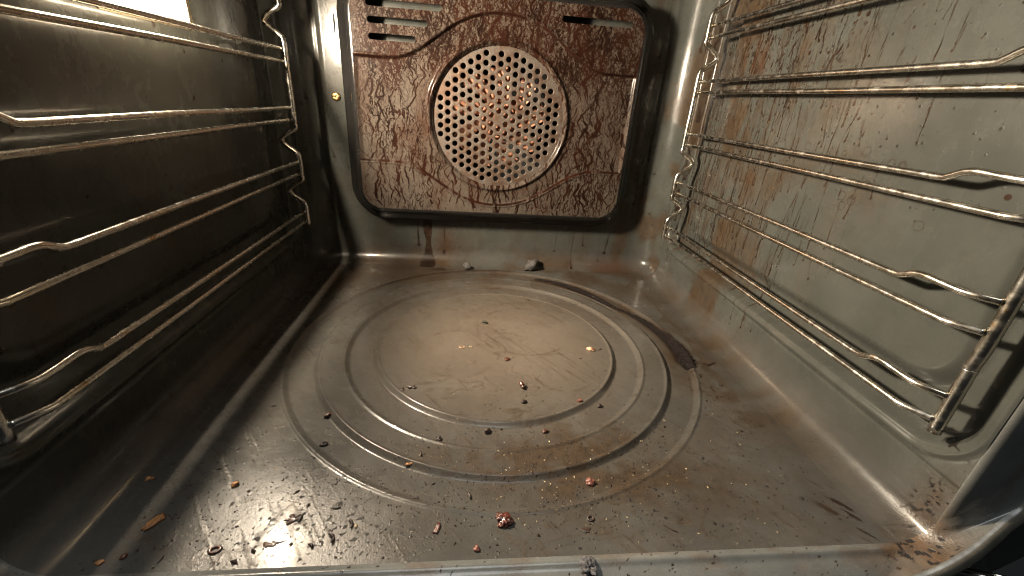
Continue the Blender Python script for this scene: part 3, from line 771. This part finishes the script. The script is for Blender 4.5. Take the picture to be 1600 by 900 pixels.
for k in range(9):
    if bladeM is None:
        V = []; F = []
        U = np.linspace(0, 1, 8)
        for s in (0, 1):
            for u in U:
                r = 0.018 + 0.038 * u; hwid = 0.0085 * (0.75 + 0.5 * u)
                sk = 0.35 * u
                for w in (-1, -0.33, 0.33, 1):
                    ang = sk; tx = r * math.cos(ang) - w * hwid * math.sin(ang); tz = r * math.sin(ang) + w * hwid * math.cos(ang)
                    V.append((tx, -0.006 + 0.005 * w - 0.003 * w * w + 0.0009 * s, tz))
        V = np.array(V); i = np.arange(32).reshape(8, 4)
        F = np.concatenate([grid_faces(8, 4), grid_faces(8, 4, True, 32)])
        b = mesh_obj('blade', V, F, M_FAN, fan); bladeM = b.data
    else:
        b = link(bpy.data.objects.new('blade', bladeM), fan)
    b.rotation_euler = (0, math.radians(40 * k + 8), 0)

# --- screw and slits on the back wall left of the cover
scr = (-0.1885, YB - 0.0018, 0.2035)
def screw(loc, mat, r=0.0048):
    V = []; F = []
    bm = bmesh.new()
    bmesh.ops.create_uvsphere(bm, u_segments=28, v_segments=14, radius=r)
    bmesh.ops.delete(bm, geom=[v for v in bm.verts if v.co.z < -1e-4], context='VERTS')
    for v in bm.verts:
        v.co.z *= 0.42
        for q in (v.co.x, v.co.y):
            if abs(q) < 0.00075 and max(abs(v.co.x), abs(v.co.y)) < 0.0026: v.co.z -= 0.0009; break
    bmesh.ops.transform(bm, matrix=Matrix.Translation(loc) @ Matrix.Rotation(math.radians(90), 4, 'X') @ Matrix.Rotation(0.5, 4, 'Z'), verts=bm.verts[:])
    o = bm_obj('screw', bm, mat, oven)
    V, F = tube([(loc[0] - 0.0022, loc[1] - r * .36, loc[2] + 0.0012), (loc[0] + 0.0022, loc[1] - r * .36, loc[2] - 0.0012)], 0.0004, 6, 2)
    mesh_obj('recess', V, F, M_BLACK, o)
    V, F = tube([(loc[0] + 0.0012, loc[1] - r * .36, loc[2] + 0.0022), (loc[0] - 0.0012, loc[1] - r * .36, loc[2] - 0.0022)], 0.0004, 6, 2)
    mesh_obj('recess', V, F, M_BLACK, o)
screw(scr, M_BRASS)
for x, za, zb in ((-0.1838, 0.266, 0.287),):
    V, F = tube([(x, YB - 0.0002, za), (x + 0.0006, YB - 0.0004, (za + zb) / 2), (x + 0.0002, YB - 0.0002, zb)], [0.0005, 0.0011, 0.0006], 8, 5)
    mesh_obj('slit', V, F, M_BLACK, oven)

# --- oven lamp in the left wall
lamp = link(bpy.data.objects.new('oven_lamp', None), oven)
xl = -HW - 0.0105 + 0.0062
def box(bm, a, b, bev=0.0):
    r = bmesh.ops.create_cube(bm, size=1)
    for v in r['verts']:
        v.co = Vector([(a[i] + b[i]) / 2 + v.co[i] * (b[i] - a[i]) for i in range(3)])
# trim round the opening
bm = bmesh.new()
e = 0.004
box(bm, (xl - 0.010, LY0 - e, LZ0 - e), (xl + 0.0008, LY1 + e, LZ0)); box(bm, (xl - 0.010, LY0 - e, LZ1), (xl + 0.0008, LY1 + e, LZ1 + e))
box(bm, (xl - 0.010, LY0 - e, LZ0), (xl + 0.0008, LY0, LZ1)); box(bm, (xl - 0.010, LY1, LZ0), (xl + 0.0008, LY1 + e, LZ1))
bm_obj('lamp_trim', bm, M_TRIM, lamp, smooth=False)
# frosted lens over the bulb: brightest where the bulb sits behind it
th = np.linspace(0, 2 * np.pi, 24, endpoint=False) + math.pi / 24
yc, zc = 0.338, 0.2865
inner = np.stack([yc + 0.021 * np.cos(th), zc + 0.020 * np.sin(th)], -1)
k_ = np.maximum(np.abs(np.cos(th)), np.abs(np.sin(th)))
def lens_loop(e): return np.stack([np.clip(yc + 0.06 * np.cos(th) / k_, LY0 + e, LY1 - e), np.clip(zc + 0.06 * np.sin(th) / k_, LZ0 + e, LZ1 - e)], -1)
P2 = np.concatenate([inner, lens_loop(0.0028), lens_loop(-0.001), [[yc, zc]]]); P = np.stack([np.full(len(P2), xl - 0.0048), P2[:, 0], P2[:, 1]], -1)
i_ = np.arange(24); j_ = (i_ + 1) % 24
lens = mesh_obj('lamp_lens', P, [np.stack([i_, j_, np.full(24, 72)], -1), np.stack([i_, i_ + 24, j_ + 24, j_], -1), np.stack([i_ + 24, i_ + 48, j_ + 48, j_ + 24], -1)], M_LAMP, lamp, smooth=False)
lens.data.materials.append(M_LAMP2); lens.data.materials.append(M_LAMP3)
lens.data.polygons.foreach_set('material_index', np.array([0] * 24 + [1] * 24 + [2] * 24, np.int32))

# ------------------------------------------------------------------ shelf racks: two wire frames hung on the side walls
ZL = ((0.2976, 0.2864), (0.2447, 0.2337), (0.1908, 0.1789), (0.1355, 0.1229), (0.0802, 0.0688))
def rack(s, label):
    e = link(bpy.data.objects.new('shelf_rack', None))
    e['label'] = label; e['category'] = 'shelf rack'; e['group'] = 'wire shelf racks on the oven walls'
    pts = [(0.2160, 0.495, 0.345)]
    for zj in (0.322, 0.268, 0.158, 0.104):
        pts += [(0.2160, 0.495, zj + 0.0185), (0.2165, 0.495, zj + 0.0125), (0.2270, 0.4955, zj + 0.006), (0.2318, 0.496, zj + 0.0005), (0.2295, 0.496, zj - 0.004), (0.2195, 0.495, zj - 0.011), (0.2160, 0.495, zj - 0.017)]
        if zj == 0.268: pts += [(0.2160, 0.495, 0.225), (0.2158, 0.495, 0.20)]
    pts += [(0.2158, 0.495, 0.076), (0.2158, 0.4952, 0.066)]
    pts = [(s * x, y, z) for x, y, z in pts]
    V, F = tube(pts, 0.0027, 14, 5); mesh_obj('rear_wire', V, F, M_WIRE, e)
    fp = [(0.2285, 0.1585, 0.062), (0.2285, 0.1588, 0.10), (0.2283, 0.159, 0.104), (0.2290, 0.1586, 0.12), (0.2284, 0.1588, 0.17), (0.2286, 0.1588, 0.24), (0.2284, 0.1588, 0.34)]
    V, F = tube([(s * x, y, z) for x, y, z in fp], 0.0032, 16, 6); mesh_obj('front_wire', V, F, M_WIRE, e)
    for (zu, zl) in ZL:
        j = lambda: rnd.uniform(-0.0003, 0.0003)
        V, F = tube([(s * x, y, z) for x, y, z in (
            (0.2175, 0.4965, zu), (0.2195, 0.486, zu), (0.2200 + j(), 0.40, zu + j()), (0.2200 + j(), 0.31, zu + j()), (0.22, 0.232, zu), (0.22, 0.2095, zu + 0.0001), (0.2196, 0.2040, zu + 0.0013), (0.2192, 0.1975, zu + 0.0044), (0.2192, 0.1915, zu + 0.0053), (0.2194, 0.183, zu + 0.0049), (0.2198, 0.1735, zu + 0.0046), (0.2220, 0.167, zu + 0.0048), (0.2262, 0.1605, zu + 0.005))],
            0.00195, 14, 5); mesh_obj('shelf_wire', V, F, M_WIRE, e)
        V, F = tube([(s * x, y, z) for x, y, z in (
            (0.2175, 0.4965, zl), (0.2195, 0.486, zl), (0.2200 + j(), 0.40, zl + j()), (0.2200 + j(), 0.31, zl + j()), (0.22, 0.22, zl), (0.22, 0.180, zl), (0.2204, 0.1735, zl), (0.2225, 0.1675, zl + 0.0004), (0.2262, 0.1605, zl + 0.0008))],
            0.00195, 14, 5); mesh_obj('shelf_wire', V, F, M_WIRE, e)
    return e
rack(-1, 'chrome wire shelf rack on the dark wall below the lit oven lamp')
rack(1, 'stained wire shelf rack in front of the wall covered in grease runs')

# ------------------------------------------------------------------ things lying on the oven floor
def food_mat(name, c1, c2, rough=0.5, coat=0.0, spec=0.5):
    c1 = tuple(v * 0.72 for v in c1); c2 = tuple(v * 0.72 for v in c2)
    t = NT(name)
    n = t.noise(t.co, 700, 4, 0.65)
    t.set('Base Color', t.mix(t.rng(n, 0.38, 0.62), c1, c2)); t.set('Roughness', rough); t.set('Specular IOR Level', spec)
    if coat: t.set('Coat Weight', coat); t.set('Coat Roughness', 0.12)
    t.set('Normal', t.bump(n, 0.6, 0.0006))
    return t.m
F_ORANGE = food_mat('toasted_orange', (0.42, 0.20, 0.065), (0.24, 0.09, 0.03))
F_RED = food_mat('dried_red', (0.12, 0.026, 0.014), (0.038, 0.012, 0.008), 0.35, 0.4)
F_PINK = food_mat('pale_pink', (0.25, 0.085, 0.055), (0.12, 0.038, 0.026))
F_CHAR = food_mat('charred', (0.016, 0.010, 0.008), (0.045, 0.022, 0.013), 0.45, 0.3)
F_BROWN = food_mat('baked_brown', (0.10, 0.035, 0.018), (0.05, 0.018, 0.010), 0.35, 0.4)
F_ASH = food_mat('grey_ash', (0.022, 0.020, 0.019), (0.10, 0.09, 0.085), 0.8)
F_PALE = food_mat('pale_crumb', (0.62, 0.50, 0.32), (0.42, 0.28, 0.15))

def fz(x, y): 
    return float(floor_z(np.array([x]), np.array([y]))[0]) if YF < y < YB - RF and abs(x) < HW - RF else 0.0
def rot2(v, a): return (v[0] * math.cos(a) - v[1] * math.sin(a), v[0] * math.sin(a) + v[1] * math.cos(a))
def n3(p, f, s): return float(vnoise(p[0] * f + s, p[1] * f + p[2] * f * 0.7 + s)) - 0.5
def lump(sx, sy, sz, rough=0.5, freq=1.6, seed=0, sub=3, wrinkle=0.0):
    bm = bmesh.new(); bmesh.ops.create_icosphere(bm, subdivisions=sub, radius=1)
    for v in bm.verts:
        p = v.co.copy()
        k = 1 + rough * (n3(p, freq, seed) + 0.6 * n3(p, freq * 2.3, seed + 9)) 
        if wrinkle: k += wrinkle * (abs(n3(p, 2.6, seed + 4)) * 2 - 0.5)
        q = p * k
        v.co = (q.x * sx, q.y * sy, max(q.z * sz, -0.55 * sz) + 0.5 * sz)
    return bm
def flake(sx, sy, th, curl=0.3, seed=0, ragged=0.45):
    """a thin, bent, ragged flake with thickness"""
    bm = bmesh.new(); n = 22; rings = 4
    top = []; bot = []
    for layer, store in ((1, top), (0, bot)):
        for k in range(rings + 1):
            row = []
            for i in range(n if k else 1):
                a = 2 * math.pi * i / n
                rr = k / rings * (1 + ragged * (vnoise(3 * math.cos(a) + seed, 3 * math.sin(a) + seed) - 0.5) * 2) if k else 0
                x, y = rr * math.cos(a) * sx, rr * math.sin(a) * sy
                z = curl * (x * x / max(sx, 1e-6) + 0.4 * y * y / max(sy, 1e-6)) + 0.25 * th * 4 * (vnoise(x / sx * 2 + seed, y / sy * 2 + 3) - 0.5)
                row.append(bm.verts.new((x, y, max(z, 0) + (th if layer else 0) * (1 - 0.4 * (k / rings) ** 3))))
            store.append(row)
    for store, fl in ((top, False), (bot, True)):
        for k in range(rings):
            for i in range(n):
                j = (i + 1) % n
                if k == 0: f = [store[0][0], store[1][i], store[1][j]]
                else: f = [store[k][i], store[k + 1][i], store[k + 1][j], store[k][j]]
                bm.faces.new(f[::-1] if fl else f)
    for i in range(n):
        j = (i + 1) % n
        bm.faces.new([top[rings][i], bot[rings][i], bot[rings][j], top[rings][j]])
    return bm
def curl(L, r, bend, seed=0, lift=0.3):
    n = 9; pts = []; a = 0; x = y = 0
    for i in range(n):
        t = i / (n - 1); a += bend / (n - 1)
        x += math.cos(a) * L / n; y += math.sin(a) * L / n
        pts.append((x - L * 0.35, y - L * 0.1, r + lift * L * (t - 0.5) ** 2 * 0.6 + r * 0.4 * math.sin(t * 7 + seed)))
    rr = [r * (0.35 + 0.75 * math.sin(math.pi * min(max((i + 0.4) / n, 0.06), 0.97))) * (0.8 + 0.4 * vnoise(i * 1.7 + seed, seed)) for i in range(n)]
    V, F = tube(pts, rr, 8, 3)
    bm = bmesh.new(); vs_ = [bm.verts.new(v) for v in V]
    for f in F:
        for q in f: 
            try: bm.faces.new([vs_[i] for i in q])
            except ValueError: pass
    return bm
def ringlet(R, r, sq, seed=0):
    bm = bmesh.new(); n = 24; m = 8
    vv = [[bm.verts.new(((R + r * math.cos(b) * (0.7 + 0.6 * vnoise(i * 0.6 + seed, 1.0))) * math.cos(2 * math.pi * i / n), (R + r * math.cos(b)) * sq * math.sin(2 * math.pi * i / n), r * 0.6 + r * 0.7 * math.sin(b))) for b in np.linspace(0, 2 * math.pi, m, endpoint=False)] for i in range(n)]
    for i in range(n):
        for j in range(m):
            bm.faces.new([vv[i][j], vv[(i + 1) % n][j], vv[(i + 1) % n][(j + 1) % m], vv[i][(j + 1) % m]])
    return bm
def thing(name, bm, mat, x, y, a, label, cat, group=None, z=None, smooth=True):
    if name in ('char_curl', 'char_flake', 'baked_ring', 'char_sliver', 'food_crust'):
        for v in bm.verts: v.co *= 0.8
    o = bm_obj(name, bm, mat, None, smooth)
    o.location = (x, y, (fz(x, y) if z is None else z) - 0.0001); o.rotation_euler = (0, 0, a)
    o['label'] = label; o['category'] = cat
    if group: o['group'] = group
    return o
mm = 0.001
thing('charcoal_lump', lump(10.5*mm, 8*mm, 8*mm, 0.9, 1.5, 3.0, 3), F_ASH, 0.0580, 0.5400, 0.3, 'larger grey charcoal lump on the ledge under the fan cover', 'charcoal', z=0.0016)
thing('charcoal_lump', lump(7.5*mm, 5*mm, 6*mm, 1.0, 1.2, 8.0, 2), F_ASH, -0.0311, 0.5330, -0.4, 'small pale charcoal chip at the back, left of the larger lump', 'charcoal', z=0.0006)
thing('food_chip', flake(5.2*mm, 2.2*mm, 1.6*mm, 0.05, 2.0, 0.35), F_ORANGE, -0.1880, 0.1642, 0.98, 'long toasted orange chip lying near the front left corner', 'food chip')
thing('food_crumb', lump(2.0*mm, 1.5*mm, 1.5*mm, 0.7, 1.6, 4), F_ORANGE, -0.1593, 0.1870, 0.6, 'golden crumb right of the long orange chip, further from the lip', 'crumb')
thing('food_crumb', lump(2.3*mm, 1.3*mm, 1.0*mm, 0.6, 1.6, 6), F_ORANGE, -0.2086, 0.1927, 0.2, 'flat tan crumb behind the long orange chip', 'crumb')
thing('food_crumb', lump(1.9*mm, 1.2*mm, 1.0*mm, 0.6, 1.6, 7), F_ORANGE, -0.1993, 0.1438, 0.3, 'orange crumb closest to the front left end of the lip', 'crumb')
thing('food_crumb', lump(1.9*mm, 1.5*mm, 1.0*mm, 0.6, 1.6, 17), F_BROWN, -0.1905, 0.1464, 0.8, 'brown crumb beside the orange one at the lip', 'crumb')
thing('char_sliver', curl(6*mm, 0.6*mm, 0.4, 3), F_CHAR, -0.1731, 0.1436, 1.2, 'thin black sliver at the lip below the orange chip', 'sliver')
thing('baked_ring', ringlet(2.9*mm, 1.2*mm, 0.7, 2), F_BROWN, -0.1500, 0.1480, 0.2, 'brown ring of baked food near the front lip, left of the bright patch', 'food ring')
thing('char_flake', flake(4.0*mm, 2.7*mm, 1.0*mm, 0.12, 5.0, 0.75), F_BROWN, -0.1190, 0.1640, 0.4, 'ragged dark brown flake in the middle of the bright patch', 'flake')
thing('char_curl', curl(6.0*mm, 0.8*mm, -1.0, 5), F_CHAR, -0.1140, 0.1652, -1.1, 'curved black curl touching the ragged flake in the bright patch', 'curl')
thing('char_flake', flake(2.6*mm, 1.6*mm, 1.1*mm, 0.2, 15.0, 0.8), F_CHAR, -0.0985, 0.1705, 0.5, 'black flake at the right edge of the bright patch', 'flake')
thing('char_curl', curl(7.5*mm, 1.0*mm, 1.8, 9), F_CHAR, -0.0865, 0.1585, 0.7, 'twisted dark curl with a pale kernel, right of the bright patch', 'curl')
thing('food_crumb', lump(1.0*mm, 1.0*mm, 0.8*mm, 0.5, 1.5, 31), F_PALE, -0.0848, 0.1583, 0.0, 'tiny pale kernel inside the twisted dark curl', 'crumb')
thing('char_curl', curl(9*mm, 1.1*mm, 2.3, 2), F_CHAR, -0.0935, 0.1505, 0.5, 'mossy black tangle at the lip below the bright patch', 'curl')
thing('char_curl', curl(5*mm, 0.9*mm, 1.8, 12), F_CHAR, -0.1035, 0.1480, 1.2, 'hook shaped black curl left of the mossy tangle', 'curl')
thing('food_crust', flake(4.5*mm, 2.2*mm, 0.6*mm, 0.02, 12.0, 0.8), F_BROWN, -0.1235, 0.1500, 0.2, 'flat brown crust smear at the lip left of the hook shaped curl', 'crust')
thing('dried_fruit', lump(4.7*mm, 4.7*mm, 2.2*mm, 0.25, 1.4, 2.0, 4, 0.75), F_RED, -0.0054, 0.1602, 0.3, 'shiny wrinkled red brown raisin at the front centre', 'raisin')
thing('food_chip', flake(1.6*mm, 3.2*mm, 1.0*mm, 0.1, 22.0, 0.3), F_RED, -0.0417, 0.1554, -0.2, 'narrow red brown flake left of the raisin', 'food chip')
thing('food_crumb', lump(1.7*mm, 1.8*mm, 1.2*mm, 0.6, 1.4, 9), F_PINK, -0.0204, 0.1436, 0.1, 'small red crumb at the lip between the red flake and the raisin', 'crumb')
thing('food_crumb', lump(2.7*mm, 2.6*mm, 1.7*mm, 0.8, 1.5, 12), F_PINK, 0.0510, 0.1857, 0.2, 'pink red chunk in the brown pool outside the big ring', 'crumb')
thing('food_chip', lump(4.4*mm, 2.2*mm, 1.9*mm, 0.8, 1.3, 14), food_mat('orange_white', (0.62, 0.24, 0.09), (0.66, 0.50, 0.38)), 0.0889, 0.3347, -0.25, 'orange and white scrap inside the right edge of the inner disc', 'food chip')
thing('char_sliver', curl(8*mm, 0.4*mm, 0.5, 4), F_CHAR, 0.0975, 0.3352, 0.2, 'hair thin dark stalk beside the orange and white scrap', 'sliver')
thing('food_crumb', lump(2.3*mm, 1.7*mm, 1.4*mm, 0.6, 1.5, 15), F_PINK, 0.0614, 0.2601, 0.1, 'pink crumb near the front right edge of the inner disc', 'crumb')
thing('burnt_bean', curl(8.0*mm, 1.9*mm, -1.1, 6), F_BROWN, 0.0173, 0.2812, -0.4, 'dark curved bean on the inner disc right of its centre', 'bean')
thing('baked_blob', lump(3.0*mm, 2.7*mm, 0.9*mm, 0.5, 1.4, 18), F_BROWN, 0.0076, 0.3173, 0.3, 'round brown blob at the middle of the inner disc', 'blob')
thing('char_flake', flake(4.2*mm, 2.3*mm, 1.3*mm, 0.12, 19.0, 0.8), F_CHAR, -0.0705, 0.2770, 0.15, 'black flake at the left of the inner disc, longer half of a pair', 'flake')
thing('char_flake', flake(2.4*mm, 2.6*mm, 1.3*mm, 0.12, 21.0, 0.7), F_CHAR, -0.0785, 0.2745, 0.6, 'shorter black flake beside the longer one at the left of the disc', 'flake')
thing('ash_lump', lump(3.9*mm, 5.0*mm, 3.4*mm, 0.9, 2.6, 22, 4), food_mat('dark_ash', (0.03, 0.028, 0.03), (0.11, 0.105, 0.11), 0.9), 0.0360, 0.1318, 0.2, 'black ash lump sitting on the front lip', 'ash', z=-0.0022)
thing('char_curl', curl(9*mm, 0.9*mm, 1.2, 8), F_CHAR, -0.0240, 0.1775, 1.1, 'upright dark curl just outside the big ring at the front', 'curl')
thing('baked_ring', ringlet(2.8*mm, 0.7*mm, 0.75, 3), food_mat('pale_ring', (0.55, 0.36, 0.24), (0.40, 0.22, 0.13), 0.5), -0.0329, 0.3368, 0.0, 'small pale ring mark left of centre on the inner disc', 'food ring')
thing('baked_ring', ringlet(1.2*mm, 0.5*mm, 0.8, 4), F_PALE, -0.0250, 0.3380, 0.0, 'tiny pale ring right of the larger pale ring', 'food ring')
thing('food_crumb', lump(2.2*mm, 3.2*mm, 1.6*mm, 0.8, 1.6, 24), food_mat('dark_herb', (0.035, 0.035, 0.015), (0.015, 0.016, 0.008), 0.7), -0.0109, 0.3853, 0.5, 'dark green crumb at the back of the inner disc', 'crumb')
thing('char_crumb', lump(2.4*mm, 1.7*mm, 1.5*mm, 0.9, 1.7, 26), F_CHAR, -0.0461, 0.2231, 0.3, 'dark crumb in the inner ring groove at the front left', 'crumb')
thing('char_crumb', lump(2.6*mm, 2.0*mm, 1.7*mm, 0.8, 1.7, 27), F_CHAR, -0.0122, 0.2303, 0.5, 'black crumb below the front edge of the inner disc', 'crumb')
thing('food_crumb', lump(2.7*mm, 2.0*mm, 1.6*mm, 0.8, 1.7, 28), F_BROWN, -0.1259, 0.2475, 0.7, 'reddish brown crumb on the left of the big ring', 'crumb')
thing('char_crumb', lump(2.5*mm, 1.8*mm, 1.4*mm, 0.8, 1.7, 29), F_CHAR, -0.1206, 0.2202, 0.2, 'dark crumb in the outer groove at the front left', 'crumb')
thing('char_sliver', curl(11*mm, 0.55*mm, 0.15, 2, 0.05), F_CHAR, 0.0869, 0.1528, -0.75, 'long straight black sliver at the front right', 'sliver')
thing('baked_ring', ringlet(2.0*mm, 0.9*mm, 0.9, 7), F_CHAR, 0.0441, 0.1590, 0.4, 'small black ring of char right of the raisin', 'food ring')
thing('food_crust', flake(3.0*mm, 1.9*mm, 0.5*mm, 0.02, 31.0, 0.7), F_CHAR, 0.0398, 0.1521, 0.2, 'flat dark crust just behind the ash lump', 'crust')
thing('food_chip', flake(2.6*mm, 1.1*mm, 0.8*mm, 0.1, 33.0, 0.5), F_ORANGE, -0.0625, 0.2010, 0.5, 'thin orange scrap leaning on the big ring at the front left', 'food chip')
thing('char_curl', curl(6*mm, 0.8*mm, 0.9, 13), F_CHAR, -0.0560, 0.2075, 1.2, 'short dark stalk crossing the big ring above the orange scrap', 'curl')
thing('char_flake', flake(5.5*mm, 2.2*mm, 0.9*mm, 0.15, 35.0, 0.95), F_CHAR, 0.1960, 0.3120, 0.2, 'star shaped black flake at the foot of the stained wall', 'flake')
thing('char_crumb', lump(2.2*mm, 1.6*mm, 1.2*mm, 0.9, 1.7, 36), F_CHAR, 0.0170, 0.2595, 0.2, 'dark crumb right below the curved bean', 'crumb')
thing('char_crumb', lump(2.0*mm, 1.5*mm, 1.2*mm, 0.9, 1.7, 37), F_CHAR, 0.0770, 0.2570, 0.7, 'black crumb on the right rim of the inner disc', 'crumb')
thing('char_crumb', lump(2.3*mm, 1.3*mm, 1.2*mm, 0.9, 1.7, 38), F_BROWN, 0.0293, 0.2300, 0.2, 'brown crumb at the front right edge of the inner disc', 'crumb')

# charred crust burnt into the outer groove at the back right: uncountable granules
def granules(name, pts, mat, label, cat):
    """pts: list of (x, y, z, size); little irregular stones in one mesh"""
    V = []; F = []
    base = np.array([(1, 0, 0), (-1, 0, 0), (0, 1, 0), (0, -1, 0), (0, 0, 1), (0, 0, -0.5)], float)
    tri = np.array([(0, 2, 4), (2, 1, 4), (1, 3, 4), (3, 0, 4), (2, 0, 5), (1, 2, 5), (3, 1, 5), (0, 3, 5)])
    r2 = np.random.default_rng(len(pts))
    for k, (x, y, z, s, flat) in enumerate(pts):
        a = r2.uniform(0, 6.28); b = base * (s * r2.uniform(0.6, 1.4, (6, 1))) * [r2.uniform(0.6, 1.5), r2.uniform(0.5, 1.0), flat]
        c, d = math.cos(a), math.sin(a)
        V.append(np.stack([x + b[:, 0] * c - b[:, 1] * d, y + b[:, 0] * d + b[:, 1] * c, z + b[:, 2] + 0.3 * s * flat], -1)); F.append(tri + 6 * k)
    o = mesh_obj(name, np.concatenate(V), np.concatenate(F), mat, None, smooth=False)
    o['label'] = label; o['category'] = cat; o['kind'] = 'stuff'
    return o
r3 = np.random.default_rng(3)
pts = []
A_ = CR_ARC
for _ in range(7500):
    d = r3.uniform(-13, 70); o = np.argsort(A_[:, 0])
    rr = np.interp(d, A_[o, 0], A_[o, 1]); w = np.interp(d, A_[o, 0], A_[o, 2])
    dens = 1.0 if d < 22 or d > 34 else 0.25
    if r3.random() > dens: continue
    r = rr + np.clip(r3.normal(0, 0.5), -1, 1) * w * 0.9
    x, y = CX + r * math.cos(math.radians(d)), CY + r * math.sin(math.radians(d))
    s = r3.uniform(0.3, 0.95) * mm * (1.35 if d < 2 else 1.0)
    pts.append((x, y, fz(x, y) + r3.uniform(0, 0.0005) * (1.6 if d < 2 else 1), s, 0.8))
granules('charred_crust', pts, food_mat('charred_crust', (0.006, 0.004, 0.004), (0.017, 0.011, 0.010), 0.8, spec=0.2), 'black granular crust burnt along the outer groove at the back right', 'crust')
pts = []
for _ in range(3600):
    k = r3.random()
    if k < 0.3: x, y = r3.normal(-0.11, 0.055), r3.normal(0.168, 0.026)
    elif k < 0.55: x, y = r3.normal(0.03, 0.07), r3.normal(0.195, 0.03)
    else: x, y = r3.uniform(-0.2, 0.2), 0.145 + abs(r3.normal(0, 0.12))
    if not (YF + 0.002 < y < 0.52 and abs(x) < 0.205): continue
    pts.append((x, y, fz(x, y), (0.18 + 0.6 * r3.random() ** 3.0) * mm * (2.0 if r3.random() < 0.05 else 1.0), 0.5))
granules('char_specks', pts, food_mat('char_dust', (0.014, 0.010, 0.008), (0.035, 0.02, 0.013), 0.75, spec=0.25), 'fine black char specks scattered over the oven floor', 'specks')
pts = []
for _ in range(200):
    k = r3.random()
    if k < 0.55: x, y = r3.normal(0.02, 0.06), r3.normal(0.185, 0.025)
    else: x, y = r3.uniform(-0.2, 0.18), 0.145 + abs(r3.normal(0, 0.1))
    if not (YF + 0.002 < y < 0.5 and abs(x) < 0.205): continue
    pts.append((x, y, fz(x, y), r3.uniform(0.25, 0.65) * mm, 0.7))
granules('pale_specks', pts, F_PALE, 'fine pale crumb specks scattered over the oven floor', 'specks')
